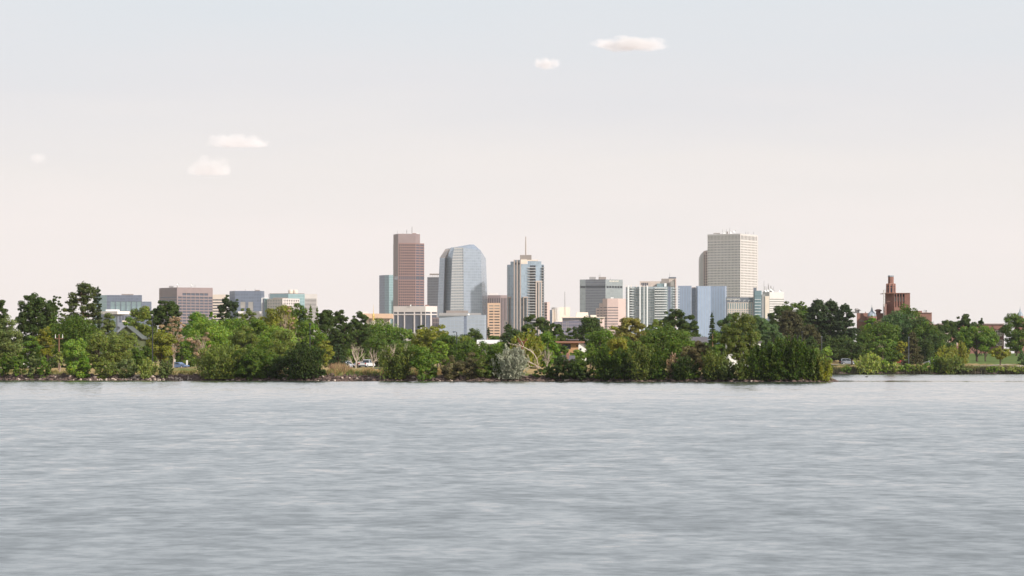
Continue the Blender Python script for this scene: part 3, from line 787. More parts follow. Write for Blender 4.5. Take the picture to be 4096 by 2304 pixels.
# ---- far left: teal glass block
b = Bld('office_block', 'teal glass office block with a stepped right end, left of the brown block', 490, 4700)
b.block([(378, 28), (427, 0), (568, 4)], 1180, 40, 'steel_glass', walls={0: 'teal_pale'},
        sets={1: [(grid(441, 568, 6, 0.86, 1206, 1243, 1, 1.0), 'window_teal', 0.8, 'glass_bay', False)]})
b.block([(568.3, 6), (606, 10)], 1206, 34, 'steel_glass', walls={'back': 'steel_glass'}, sets={0: [(grid(571, 603, 8, 0.5, 1223, 1231, 1, 1.0), 'window_pale', 0.4, 'window', False)]})
b.box(486, 530, 1176, 1181, 10, 12, 'penthouse', 'taupe')
# white roofed hall in front
b = Bld('exhibition_hall', 'low grey hall with a white overhanging roof in front of teal glass block', 462, 3900)
b.block([(389, 10), (470, 0), (536, 8)], 1257, 60, 'slate_metal', sets={0: [([(437, 466, 1265, 1330)], 'window_teal', 0.4, 'glass_bay', False)], 1: [(grid(474, 534, 5, 0.8, 1263, 1290, 1, 1), 'window_blue', 0.4, 'window', False)]})
MB().prism([(X(386, 3900), 3912), (X(470, 3895), 3894), (X(541, 3900), 3912), (X(541, 3980), 3980), (X(386, 3980), 3980)], Z(1257, 3900) + 0.1, Z(1245, 3900)).build('eaves', M['white_concrete'], b.root)
b.box(423, 473, 1238, 1245, 20, 14, 'roof_box', 'white_metal')
b.box(489, 511, 1282, 1289, -14, 6, 'entrance_box', 'cream_panel')
# brown block
b = Bld('office_block', 'mauve brown stone block with rows of wide dark windows and blank left face', 745, 4800)
b.block([(638, 45), (708, 0), (851, 30)], 1149.5, 50, 'brown_granite', walls={0: 'mauve_granite', 1: 'mauve_granite'}, sets={
    1: [(grid(728.5, 833, 6, 0.88, 1171.5, 1181.5, 1, 0.9) + grid(711, 850.5, 8, 0.88, 1184.3, 1300, 10, 0.66), 'window_blue', 0.7, 'window', False)],
    0: [(bands(640, 706, 1186, 11.56, 9, 5.2), 'window_blue', 0.5, 'window_band', False)]})
b.mast(709, 1133, 1150); b.mast(780, 1138, 1150, r=0.25); b.mast(765, 1134, 1150, r=0.25); b.dish(712, 1137); b.dish(768, 1139, r=1.3)
b.box(676, 692, 1143.5, 1150, 20, 10, 'roof_plant', 'grey_metal')
# cream striped block
b = Bld('office_block', 'cream block with dark continuous window bands beside the mauve brown block', 880, 5000)
b.block([(845, 4), (908, 0)], 1178, 40, 'cream_panel', sets={0: [(bands(845.5, 907.5, 1197.2, 11.2, 10, 5.0), 'window_blue', 0.7, 'window_band', False)]})
# blue-grey glass
b = Bld('office_block', 'slate blue glass block with a rounded right corner and white base', 985, 4600)
b.block([(918, 16), (940, 0), (1046, 3), (1055, 9), (1057.5, 18)], 1163.5, 45, 'steel_glass', sets={
    1: [([(962, 982, 1207, 1232), (993, 1013, 1207, 1243)], 'window_pale', 0.5, 'panel', False)]})
b.box(1020, 1038, 1160, 1164, 14, 10, 'roof_plant', 'taupe'); b.mast(981, 1156, 1164, r=0.3); b.mast(1020, 1154, 1164, r=0.3)
b.box(952, 1046, 1245, 1300, -10, 9, 'base', 'white_concrete')
# small white framed cube + long teal block
b = Bld('office_block', 'long teal glass block with a cream cooling tower on its roof', 1145, 4900)
b.block([(1074, 26), (1080, 6), (1153, 0), (1219, 22)], 1175, 45, 'teal_glass', walls={0: 'steel_glass', 2: 'teal_pale'})
b.box(1077, 1217, 1173.2, 1174.9, 30, 4, 'parapet', 'taupe')
Yc = 4925
for cxp in (1163, 1181):
    MB().lathe(X(cxp, Yc), Yc, [(X(2058, Yc) * .95, Z(1174, Yc)), (X(2058.5, Yc), Z(1166, Yc)), (X(2058, Yc), Z(1161.5, Yc)), (X(2055, Yc), Z(1159, Yc)), (0.5, Z(1158.6, Yc))], 14).build('cooling_tower', M['cream_panel'], b.root, smooth=False)
b = Bld('office_block', 'narrow teal glass block edged by a white frame between slate and teal blocks', 1060, 4550)
b.block([(1048, 4), (1057, 0), (1073, 3)], 1193, 25, 'teal_pale', walls={0: 'steel_glass'})
b.box(1046, 1049.5, 1191.5, 1330, -3, 2, 'frame', 'white_metal'); b.box(1049.7, 1074, 1190.5, 1193.5, -3, 2, 'frame', 'white_metal')
# cream grid
b = Bld('office_block', 'cream stone block with square punched windows in front of the long teal block', 1133, 4500)
b.block([(1069, 26), (1130, 0), (1198, 24)], 1193.5, 40, 'pale_granite', sets={
    0: [(grid(1070, 1129, 9, 0.52, 1196, 1267, 6, 0.66), 'window_teal', 0.6, 'window', False)],
    1: [(grid(1133, 1197, 9, 0.50, 1196, 1267, 6, 0.66), 'window_dark', 0.6, 'window', False)]})
b.box(1092, 1150, 1190.5, 1193.4, 12, 10, 'penthouse', 'taupe')
# grey stripes
b = Bld('office_block', 'pale grey block with thin dark window stripes right of the long teal block', 1245, 5100)
b.block([(1215, 3), (1269, 0)], 1176, 35, 'white_concrete', sets={0: [(bands(1219, 1265.5, 1195.3, 5.33, 20, 2.5), 'window_dark', 0.6, 'window_band', False)]})
# ---- gold topped civic block
b = Bld('civic_building', 'low cream civic building with columns, overhanging top and small gold dome', 1505, 4300)
b.block([(1462, 3), (1561, 0)], 1270, 40, 'cream_panel', sets={0: [(grid(1474, 1557, 14, 0.5, 1276, 1310, 1, 1), 'window_dark', 1.0, 'window', False)]})
b.box(1446, 1568, 1254.5, 1273, -5, 50, 'attic', 'peach_stone'); b.box(1452, 1472, 1247, 1254, 8, 10, 'roof_plant', 'white_concrete')
Yc = 4262
MB().lathe(X(1494, Yc), Yc, [(1.5, Z(1283, Yc)), (1.5, Z(1264, Yc)), (1.7, Z(1263.5, Yc)), (1.5, Z(1262.6, Yc)), (1.3, Z(1258, Yc)), (0.7, Z(1254, Yc)), (0.35, Z(1251, Yc)), (0.35, Z(1248, Yc)), (0.18, Z(1240, Yc)), (0.08, Z(1219, Yc))], 12).build('dome', M['gold'], b.root)
MB().tube([(X(1494, Yc), Yc, gz(0, Yc)), (X(1494, Yc), Yc, Z(1282, Yc))], [3.4, 2.2], 12).build('dome_tower', M['cream_panel'], b.root)
# teal slab
b = Bld('office_tower', 'teal glass slab tower standing against the left side of the mauve tower', 1550, 5450)
b.block([(1517, 30), (1539, 12), (1556, 0), (1600, 20)], 1099.5, 40, 'teal_glass', walls={2: 'teal_pale', 0: 'steel_glass'})
# brown tower
Yb = 5250
b = Bld('office_tower', 'tall mauve brown granite tower with a notched top right corner', 1635, Yb)
r1 = grid(1594, 1661, 8, 0.66, 974.6, 1101.6, 12, 0.60) + grid(1594, 1661, 8, 0.66, 1121, 1248, 12, 0.60)
r2 = grid(1662.6, 1696.4, 2, 0.90, 974.6, 1101.6, 12, 0.56) + grid(1662.6, 1696.4, 2, 0.90, 1121, 1248, 12, 0.56)
b.block([(1574, 30), (1593, 0), (1662, 4)], 972, 45, 'brown_granite', walls={0: 'mauve_granite'}, sets={
    1: [(r1, 'window_dark', 0.7, 'window', False), (grid(1594, 1661, 8, 0.7, 1104, 1118, 1, 1), 'window_blue', 0.7, 'tall_window', False)],
    0: [(grid(1574.3, 1592.7, 1, 0.98, 1104, 1118, 1, 1), 'window_blue', 0.4, 'glass_band', False)]})
b.block([(1662.02, 4.1), (1680, 12), (1697, 20)], 972.1, 40, 'brown_granite', sets={
    0: [([r for r in r2 if r[0] < 1670], 'window_blue', 0.6, 'window', False), ([(1662.6, 1679.6, 1104, 1118)], 'window_blue', 0.6, 'tall_window', False)],
    1: [([r for r in r2 if r[0] > 1670], 'window_blue', 0.6, 'window', False), ([(1680.4, 1696.6, 1104, 1118)], 'window_blue', 0.6, 'tall_window', False)]})
b.block([(1574, 30.2), (1593, 0.2), (1662, 4.2), (1680, 12.2)], 935, 36, 'mauve_granite', bot=971.9)
b.mast(1627, 918, 935); b.mast(1648, 906, 935); b.mast(1589, 922, 935, r=0.25); b.mast(1612, 929, 935, r=0.2)
b.dish(1674, 931, r=1.2); b.box(1650, 1664, 932.8, 935.1, 14, 6, 'roof_plant', 'brick_trim')
# white framed purple glass
b = Bld('office_block', 'violet glass block with white columns and a blank beige parapet below mauve tower', 1660, 4500)
rl = []
cols = [(1574.6, 1589.5), (1592.8, 1615.6), (1619, 1655), (1659, 1682), (1686, 1701.5)]
b.block([(1574, 16), (1702, 0), (1749, 14)], 1224, 45, 'pale_granite', sets={
    0: [([(a, c, 1247.5, 1255) for a, c in cols], 'window_blue', 1.2, 'window', False), ([(a, c, 1259.5, 1330) for a, c in cols], 'window_blue', 1.2, 'glass_bay', False)],
    1: [([(1703, 1722, 1247.5, 1255), (1727, 1748, 1247.5, 1255)], 'window_blue', 1.2, 'window', False), ([(1703, 1722, 1259.5, 1330), (1727, 1748, 1259.5, 1330)], 'window_blue', 1.2, 'glass_bay', False)]})
for a, c in cols + [(1703, 1722), (1727, 1748)]:
    pass
b.mast(1657, 1219, 1224, r=0.3); b.dish(1643, 1221, r=1.0); b.box(1700, 1716, 1219.5, 1224, 14, 5, 'roof_plant', 'brick_trim')
# dark grey slab
b = Bld('office_tower', 'dark grey slab with a flat canopy on its roof, left of the faceted glass tower', 1735, 5400)
b.block([(1709, 3), (1765, 0)], 1108.5, 30, 'grey_glass')
Yc = 5405
b.box(1718, 1765, 1094.5, 1098.5, -2, 24, 'canopy', 'taupe')
for q in (1720, 1730, 1740, 1750, 1760): b.mast(q, 1098.4, 1108.6, dy=4, r=0.35, name='post', m='white_metal')
# faceted glass tower
Yt = 5000
b = Bld('glass_tower', 'tall faceted pale glass tower with chamfered sloping crown', 1850, Yt)
def tw_pt(zx, zy, dy): Y = Yt + dy; px = 1480 + zx / 3.15; py = 890 + zy / 3.15; return (X(px, Y), Y, Z(py, Y))
def poly_part(name, pts, m, root):
    Vp = np.array([tw_pt(*p) for p in pts]); mb = MB().add(Vp, [tuple(range(len(pts)))])
    o = mb.build(name, M[m], root); me = o.data
    uvl = me.uv_layers.new(name='UVMap'); a0, a1 = Vp[0], Vp[1]
    t = a1 - a0; t[2] = 0; t /= (np.linalg.norm(t) + 1e-9)
    for lp in me.loops:
        p = Vp[lp.vertex_index]; uvl.data[lp.index].uv = (float((p - a0) @ t), float(p[2]))
    return o
BB = 1762.0       # tower foot, in the measuring crop's rows (hidden behind the trees)
R_ = b.root
def lerp_edge(x0, x1, zr): t = (BB - zr) / (BB - 447.0); return x0 + (x1 - x0) * t
def fC(q, zr): return (q, zr, 0.07 * (1182 - q))
def fD(q, zr): return (q, zr, 0.035 * (q - 1178))
def eE(zr): return lerp_edge(1438, 1398, zr)
def fE(q, zr): return (q, zr, fD(eE(zr), zr)[2] + 0.6 * (q - eE(zr)))
def eB(zr): return lerp_edge(987, 1037, zr)
def fB(q, zr): return (q, zr, fC(eB(zr), zr)[2] + 0.24 * (eB(zr) - q))
def eG(zr): return lerp_edge(930, 965, zr)
def eA(zr): return lerp_edge(902, 940, zr)
def fA(q, zr): return (q, zr, fB(eG(zr), zr)[2] - 9 + 0.22 * (eA(zr) - q))
gl, gr = eG(BB), eG(450)
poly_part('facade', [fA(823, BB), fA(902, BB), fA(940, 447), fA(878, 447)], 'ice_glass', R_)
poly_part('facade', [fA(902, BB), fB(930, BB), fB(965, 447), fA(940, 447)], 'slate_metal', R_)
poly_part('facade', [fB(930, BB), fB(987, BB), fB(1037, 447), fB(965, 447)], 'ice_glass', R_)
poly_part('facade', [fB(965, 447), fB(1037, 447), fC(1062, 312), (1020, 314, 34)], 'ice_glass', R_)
poly_part('facade', [fC(987, BB), fC(1184, BB), fC(1175, 316), fC(1062, 312), fC(1037, 447)], 'ice_pale_sky', R_)
poly_part('facade', [fD(1184, BB), fD(1438, BB), fD(1395, 352), fD(1320, 338), fD(1175, 316)], 'ice_glass', R_)
poly_part('facade', [fE(1438, BB), fE(1511, BB), fE(1460, 455), fE(1395, 352)], 'ice_glass', R_)
poly_part('crown', [fD(1175, 316), fD(1320, 338), (1308, 277, 16), (1255, 277, 16)], 'ice_glass', R_)
poly_part('crown', [fC(1062, 312), fC(1175, 316), (1255, 277, 16)], 'ice_glass', R_)
poly_part('crown', [fA(878, 447), fA(940, 447), (1005, 335, 46), (950, 333, 62)], 'beige_stone', R_)
poly_part('crown', [fA(940, 447), fB(965, 447), (1020, 314, 34), (1005, 335, 46)], 'beige_stone', R_)
poly_part('crown', [fD(1320, 338), fE(1395, 352), fE(1460, 455), (1400, 400, 80), (1308, 277, 16)], 'ice_glass', R_)
poly_part('back', [fE(1511, BB), (1490, BB, 92), (1400, 400, 80), fE(1460, 455)], 'ice_glass', R_)
poly_part('back', [(1490, BB, 92), (850, BB, 92), (950, 333, 82), (1255, 277, 70), (1400, 400, 80)], 'ice_glass', R_)
poly_part('back', [(850, BB, 92), fA(823, BB), fA(878, 447), (950, 333, 62), (950, 333, 82)], 'ice_glass', R_)
poly_part('roof', [(1005, 335, 46), (1020, 314, 34), fC(1062, 312), (1255, 277, 16), (1308, 277, 16), (1400, 400, 80), (1255, 277, 70), (950, 333, 82), (950, 333, 62)], 'grey_metal', R_)
# low glass pair in front
b = Bld('office_block', 'low ice blue glass block with a grey roof band below the faceted tower', 1815, 4200)
b.block([(1756, 3), (1855, 0), (1867, 3)], 1263, 35, 'ice_front', walls={1: 'steel_glass'})
b.box(1756, 1867, 1252, 1262.8, -0.6, 34, 'roof_band', 'grey_metal'); b.box(1785, 1872, 1242, 1252.2, 4, 20, 'penthouse', 'taupe')
b = Bld('office_block', 'bright sky blue glass block right of the grey roof band, below faceted tower', 1906, 4100)
b.block([(1867.6, 2), (1938, 0), (1945, 6)], 1260, 30, 'ice_front')
b.box(1872, 1924, 1252, 1260, 6, 14, 'penthouse', 'grey_metal'); b.dish(1876, 1257, dy=2, r=1.4)
b = Bld('apartment_block', 'small mauve block with tall paired windows left of the ice blue block', 1742, 4250)
b.block([(1729, 2), (1756, 0)], 1270, 25, 'mauve_granite', sets={0: [(grid(1730, 1755, 4, 0.6, 1275, 1319, 3, 0.8), 'window_blue', 0.5, 'window', False)]})
# peach striped
b = Bld('office_block', 'peach stone block with two columns of dark window bands, right of faceted tower', 1977, 4350)
b.block([(1950, 2), (2001, 0)], 1212, 35, 'peach_stone', sets={0: [
    ([(x0, x1, y, y + 4.6) for i, y in enumerate(np.arange(1221, 1345, 11.1)) for x0, x1 in ((1956.4, 1973.5), (1977.2, 1998)) if i < 2], 'window_pale', 0.6, 'window', False),
    ([(x0, x1, y, y + 4.6) for i, y in enumerate(np.arange(1221, 1345, 11.1)) for x0, x1 in ((1956.4, 1973.5), (1977.2, 1998)) if i >= 2], 'window_dark', 0.6, 'window', False)]})
# brown ribbed
b = Bld('office_tower', 'taupe tower with dark vertical window ribs behind the peach block', 1990, 5100)
b.block([(1950, 4), (2002, 0), (2045, 14)], 1180.5, 35, 'mauve_granite', sets={
    0: [(grid(1951, 2001, 7, 0.48, 1193, 1340, 1, 1), 'window_dark', 0.8, 'window_strip', False)], 1: [(grid(2003, 2044, 7, 0.55, 1192, 1340, 1, 1), 'window_dark', 0.8, 'window_strip', False)]})
b.box(1956, 1992, 1172.5, 1180.6, 8, 12, 'penthouse', 'white_concrete')
# ---- spired residential tower
Yf = 4950
b = Bld('hotel_tower', 'slender blue glass tower with beige piers, stacked balconies and a tall spire', 2104, Yf)
zx = lambda v: 1900 + v / 3.37
zy = lambda v: 920 + v / 3.37
b.block([(zx(433), 14), (zx(478), 8)], zy(465), 30, 'tower_glass')
b.block([(zx(478.3), 7.6), (zx(522), 4)], zy(423), 34, 'tower_glass')
b.block([(zx(522.3), 3.6), (zx(608), 0)], zy(402), 36, 'tower_glass', sets={0: [([(zx(540), zx(560), zy(440), zy(468)), (zx(582), zx(603), zy(440), zy(468))], 'window_dark', 0.6, 'window', False)]})
b.block([(zx(608.3), 0.2), (zx(712), 4)], zy(458), 34, 'tower_glass')
b.block([(zx(712.3), 5), (zx(820), 8)], zy(418), 30, 'tower_glass', sets={0: [([(zx(738), zx(816), zy(475 + 36.3 * i), zy(500 + 36.3 * i)) for i in range(23)], 'window_dark', 1.2, 'balcony_door', False)]})
b.block([(zx(820.3), 8.2), (zx(895), 12)], zy(418) + 0.1, 28, 'tower_glass', walls={'back': 'tower_glass'})
b.block([(zx(895.3), 12.5), (zx(930), 16)], zy(462), 24, 'tower_glass', sets={0: [([(zx(899), zx(926), zy(475 + 36.3 * i), zy(500 + 36.3 * i)) for i in range(23)], 'window_dark', 1.0, 'balcony_door', False)]})
b.block([(zx(395), 2), (zx(440), -2)], zy(1222), 20, 'beige_stone', sets={0: [(grid(zx(405), zx(438), 1, 0.7, zy(1235), zy(1400), 4, 0.6), 'window_blue', 0.5, 'window', False)]})
b.box(2080, 2126, zy(337), zy(400), 8, 16, 'mechanical_box', 'taupe'); b.box(2084, 2108, zy(397), zy(458) - .3, 5, 10, 'parapet_wall', 'cream_panel'); b.box(2108.3, 2152, zy(402), zy(416), 8, 10, 'parapet_wall', 'cream_panel')
b.mast(zx(684), zy(88), zy(336), dy=14, r=1.0, name='spire', m='pier_stone')
for a, c, t_ in ((522, 538, 402), (562, 578, 402), (605, 620, 402)):
    b.box(zx(a), zx(c), zy(t_) - .4, 1345, -2.2, 2.0, 'pier', 'pier_stone')
for a, c, t_ in ((440, 452, 905), (480, 492, 905), (650, 662, 903), (700, 712, 903)):
    b.box(zx(a), zx(c), zy(t_), 1345, -3.0 + (10 if a < 500 else 0), 4.5, 'pier', 'pier_stone')
b.box(zx(440), zx(492), zy(903) - 1, zy(918), 6.6, 5, 'lintel', 'pier_stone'); b.box(zx(650), zx(712), zy(901) - 1, zy(916), -3.4, 5, 'lintel', 'pier_stone')
for a, c in ((818, 836), (853, 870), (888, 905)):
    b.box(zx(a), zx(c), zy(688), 1345, 5.0, 3.0, 'pier', 'beige_stone')
b.box(zx(818), zx(905), zy(685) - .5, zy(706), 4.6, 3.0, 'lintel', 'beige_stone')
for i in range(23):
    y = zy(505 + 36.3 * i)
    b.box(zx(708), zx(820), y, y + 2.2, 2.0, 7, 'balcony', 'slab')
    b.box(zx(896), zx(942), y, y + 1.8, 8.5, 8, 'balcony', 'slab')
    if i < 13: b.box(zx(428), zx(446), y, y + 1.6, 8.5, 7, 'balcony', 'slab')
# pink balcony tower
b = Bld('apartment_tower', 'narrow pinkish apartment tower with balconies right of the spired tower', 2188, 5200)
b.block([(2170, 6), (2188, 0), (2199, 6)], 1208, 25, 'pink_stone', sets={0: [(grid(2178, 2188, 1, 1.0, 1211, 1300, 8, 0.5), 'window_dark', 1.0, 'window', False)]})
# white block with mast
b = Bld('telecom_building', 'blank cream windowless block with rounded left corner and lattice mast', 2245, 4800)
b.block([(2206, 12), (2212, 4), (2222, 0), (2238.5, 0)], 1229.5, 30, 'white_concrete'); b.block([(2238.7, 0.2), (2280, 4)], 1228.5, 30, 'cream_panel')
b.block([(2199, -8), (2209, -9)], 1240, 12, 'steel_glass'); b.box(2209.2, 2214.5, 1238, 1330, -9, 12, 'stair_tower', 'cream_panel')
Ym = 4790
for q in (-1.0, 1.0):
    MB().tube([(X(2259, Ym) + q * 0.8, Ym, Z(1262, Ym)), (X(2259, Ym) + q * 0.25, Ym, Z(1166, Ym))], [0.28, 0.12], 5).build('mast', M['antenna'], b.root)
for k in range(14): b.box(2257.4, 2260.6, 1170 + 6.3 * k, 1170.9 + 6.3 * k, -10.4, 0.5, 'mast_brace', 'antenna')
# purple office with cream cap
b = Bld('office_block', 'low violet office block with cream vertical strip and cream roof hood', 2330, 4300)
b.block([(2214, 6), (2249, 5)], 1287, 25, 'purple_glass')
b.block([(2249.4, 4), (2400, 0), (2418, 6)], 1271, 40, 'purple_glass', walls={1: 'pink_stone'}, sets={0: [(grid(2262, 2276, 2, 0.6, 1278, 1345, 9, 0.6), 'window_pale', 0.3, 'window', False)]})
b.box(2249, 2420, 1268, 1271.2, -1.2, 44, 'eaves', 'cream_panel'); b.box(2362, 2386, 1260, 1268.2, 8, 10, 'roof_box', 'cream_panel')
b.box(2381, 2400, 1273, 1277, -1.8, 1.5, 'glass_canopy', 'window_teal')
Yc = 4312
MB().prism([(X(2304, Yc), Yc), (X(2354.5, Yc), Yc), (X(2354.5, Yc), Yc + 16), (X(2304, Yc), Yc + 16)], Z(1268, Yc), Z(1249, Yc), 0.90).build('roof_hood', M['cream_panel'], b.root)
# dark block with lettering
b = Bld('office_tower', 'charcoal tower with silver glass right face, window band and pale lettering', 2405, 5300)
b.block([(2319, 10), (2342, 6), (2422, 0), (2491, 22)], 1117.5, 45, 'dark_granite', walls={0: 'silver_glass', 1: 'grey_glass', 2: 'silver_glass'}, sets={
    0: [([(2320, 2341.5, 1143.5, 1152)], 'window_dark', 0.8, 'window_band', False)], 1: [([(2342.4, 2421.6, 1143.5, 1152)], 'window_dark', 0.8, 'window_band', False)],
    2: [(grid(2425, 2490, 6, 0.82, 1143.5, 1152, 1, 1), 'window_dark', 1.0, 'window', False)]})
b.text('HOLLAND & HART', 2437, 2474.5, 1121.3, 1127, 0, 22, 2422, 2491, 'letter_white')
b.box(2358, 2383, 1107.5, 1117.6, 10, 12, 'roof_plant', 'silver_glass' if False else 'grey_metal'); b.box(2395, 2424, 1108, 1117.6, 12, 10, 'roof_plant', 'taupe')
b.mast(2400, 1092, 1118, r=0.3); b.mast(2396, 1100, 1118, r=0.3); b.mast(2441, 1110, 1118, r=0.2)
# pink stepped
b = Bld('office_block', 'pink stone block stepped down on its left with dark window stripes', 2445, 4600)
b.block([(2384, 18), (2397, 14)], 1232, 20, 'pink_stone', sets={0: [(bands(2386, 2396.6, 1239.5, 11, 10, 2.9), 'window_blue', 0.6, 'window_band', False)]})
b.block([(2397.2, 13.6), (2410, 10)], 1213, 25, 'pink_stone', sets={0: [(bands(2399.5, 2409.6, 1228.5, 11, 11, 2.9), 'window_blue', 0.6, 'window_band', False)]})
b.block([(2410.2, 9.6), (2429, 0), (2473, 0), (2503, 20)], 1194, 35, 'pink_stone', sets={
    0: [(bands(2412.5, 2428.8, 1228.5, 11, 11, 2.9), 'window_blue', 0.6, 'window_band', False)], 1: [(bands(2429.3, 2472.5, 1228.5, 11, 11, 2.9), 'window_blue', 0.6, 'window_band', False)]})
b.mast(2448, 1189, 1194.2, r=0.4); b.dish(2446, 1191, r=1.0); b.dish(2452, 1191, r=1.0)
# glass condo with balconies
Yo = 4400
b = Bld('condominium_tower', 'wide pale glass condominium tower with white balconies and white columns', 2605, Yo)
b.block([(2503, 22), (2510, 8), (2600, 0), (2618, 0)], 1146.5, 35, 'condo_glass', sets={1: [([(2519, 2527, 1153 + 10 * i, 1157.5 + 10 * i) for i in range(20)], 'window_dark', 0.8, 'window', False)],
                                                                         })
b.block([(2618.3, 2), (2672, -2), (2683, 4), (2704, 6)], 1146.4, 32, 'condo_glass', walls={1: 'steel_glass'})
b.block([(2559, 12), (2645, 10)], 1124, 20, 'beige_stone', bot=1146.6, sets={0: [(grid(2564, 2593, 4, 0.84, 1130, 1143, 1, 1), 'window_blue', 0.5, 'window', False)]})
b.block([(2645.2, 9), (2676, 8)], 1114, 20, 'taupe', bot=1146.6); b.block([(2676.2, 8), (2704.5, 6.4)], 1113.8, 20, 'beige_stone', bot=1146.6)
b.box(2676, 2704.6, 1108, 1113.9, 7.8, 14, 'parapet', 'slate_metal'); b.mast(2679, 1087, 1108, r=0.2)
b.box(2628, 2668, 1134, 1146.6, 2, 8, 'glass_pavilion', 'window_teal'); b.box(2657, 2666, 1133, 1146.4, 0.5, 1.4, 'glass_panel', 'white_metal'); b.box(2682, 2697, 1125, 1146, 3, 3, 'glass_panel', 'window_pale')
for a, c in ((2510.5, 2517), (2558, 2563), (2575, 2578), (2587, 2592)):
    b.box(a, c, 1142, 1345, -2.0, 4.2 if a > 2550 else 9, 'column', 'white_metal')
b.box(2701.5, 2704.8, 1114, 1345, 4.0, 2, 'column', 'pink_stone')
for q in (2504, 2525, 2546, 2567, 2587, 2608): b.box(q - 0.9, q + 0.9, 1139.5, 1149, 4.0 if q > 2510 else 15, 1.2, 'roof_fin', 'cream_panel')
for i in range(20):
    y = 1151 + 10.05 * i
    b.box(2519, 2537, y, y + 1.8, 2.0, 6, 'balcony', 'white_metal')
    b.box(2618.6, 2668, y, y + 2.6, -4.5, 6.2, 'balcony', 'white_metal')
    b.box(2692, 2718 if i < 9 else 2707, y + 1, y + 2.6, 2.0, 10, 'balcony', 'white_metal')
    b.box(2541, 2556, y + 4, y + 5.0, 1.2, 3.5, 'balcony', 'grey_metal')
    b.box(2594, 2616, y + 4, y + 5.0, -2.4, 3.4, 'balcony', 'grey_metal')
# blue ribbed glass
b = Bld('glass_tower', 'blue ribbed glass block split by a dark vertical slot', 2810, 4700)
b.block([(2712, 4), (2766, 0)], 1143, 30, 'blue_glass'); b.block([(2766.4, 12), (2784, 12)], 1152, 20, 'steel_glass')
b.box(2768, 2783, 1149, 1155, 14, 8, 'penthouse', 'taupe')
b.block([(2784.4, 6), (2790, 0), (2845, 5), (2900, 1), (2906.5, 8)], 1144, 32, 'blue_glass', walls={0: 'ice_glass', 4: 'ice_glass'})
# white grid tower
Yr = 5350
b = Bld('office_tower', 'tallest pale granite tower with a dense grid of small square windows', 2930, Yr)
lr = grid(2831, 2960.3, 23, 0.56, 961, 1202, 23, 0.55); rr = grid(2962.6, 3028, 12, 0.55, 961, 1202, 23, 0.55)
b.block([(2830, 34), (2961, 0), (3029, 66)], 934.5, 60, 'pale_granite', sets={
    0: [(lr, 'window_blue', 0.7, 'window_grid', True), (grid(2831, 2960.3, 23, 0.52, 940.5, 958, 1, 1.0), 'window_pale', 0.7, 'tall_window', False)],
    1: [(rr, 'window_mid', 0.7, 'window', False), (grid(2962.6, 3028, 12, 0.5, 941, 958, 1, 1.0), 'window_dark', 0.7, 'tall_window', False)]})
for q, y in ((2890, 917), (2906, 916), (2919, 911), (2983, 926), (2992, 927), (3014, 927)): b.mast(q, y, 936, dy=40, r=0.3)
b.box(2855, 2880, 932, 935, 40, 6, 'roof_plant', 'taupe'); b.box(2907, 2912, 926, 935, 40, 4, 'roof_plant', 'taupe')
for q, y in ((2900, 930), (2939, 925), (2925, 930), (2895, 931)): b.dish(q, y, dy=38, r=2.0)
# round topped slab
Yq = 5500
b = Bld('office_tower', 'pink tower with a curved quarter round top behind the pale granite tower', 2820, Yq)
za = 900 - 0
arc = [(2800 + 33 * (1 - math.cos(t)), 1041 - 41 * math.sin(t)) for t in np.linspace(0, math.pi / 2, 9)]
yq0 = 22.0
prof = [(X(px, Yq), Z(py, Yq)) for px, py in arc] + [(X(2850, Yq), Z(1000, Yq))]
zb = b.z0
n_ = len(prof)
Vq = [(px, Yq + (yq0 if i < 1 else 0) * 0, z) for i, (px, z) in enumerate(prof)] + [(prof[-1][0], Yq, zb), (prof[0][0], Yq, zb)]
k_ = len(Vq)
MB().add(Vq + [(p[0], p[1] + 40, p[2]) for p in Vq], [tuple(range(k_ - 1, -1, -1)), tuple(range(k_, 2 * k_))] + [(i, (i + 1) % k_, k_ + (i + 1) % k_, k_ + i) for i in range(k_)]).build('shaft', M['pale_granite'], b.root)
b.block([(2814, -0.6), (2832, -1.0)], 1004, 2, 'pink_stone', sets={0: [([(x0, x0 + 4.2, 1010 + 10.5 * i, 1015.5 + 10.5 * i) for i in range(19) for x0 in (2816, 2824.5) if not (i < 1 and x0 < 2820)], 'window_dark', 0.3, 'window', False)]})
# ---- hotel with sign
b = Bld('hotel_building', 'slate framed hotel block with white name lettering and beige window grid', 2958, 4300)
b.block([(2903, 0), (3013, 0)], 1189.5, 35, 'slate_metal', sets={0: [([(2909.5, 3011, 1209, 1345)], 'beige_stone', 0.35, 'facade_panel', False)]})
b.text('HYATT REGENCY', 2907.5, 2961, 1194.5, 1200, 0, 0, 2903, 3013, 'letter_white', proud=0.3)
for i in range(11):
    x0 = 2911.2 + i * 9.2
    b.box(x0, x0 + 4.6, 1212.5, 1236, 0.12, 0.3, 'tall_window', 'window_teal')
    for k in range(12): b.box(x0 + 0.3, x0 + 4.6, 1240.5 + 8 * k, 1245 + 8 * k, 0.12, 0.3, 'window', 'window_teal')
for q in (2920.5, 2936.5, 2955.5, 2974.5, 2994):
    b.box(q, q + 1.0, 1200.5, 1208.6, -0.6, 0.5, 'roof_bracket', 'white_metal'); b.box(q + 1.05, q + 8, 1200, 1201.3, -0.6, 0.5, 'roof_bracket', 'white_metal')
b.block([(3013.3, -1), (3026.5, -1)], 1151, 25, 'slate_metal')
b.block([(3018, -6), (3043, -8), (3047, -6)], 1163, 4.8, 'teal_glass', walls={0: 'teal_glass'})
for k in range(9): b.box(3019, 3043, 1197 + 12 * k, 1198.4 + 12 * k, -8.6, 0.8, 'floor_slab', 'white_metal')
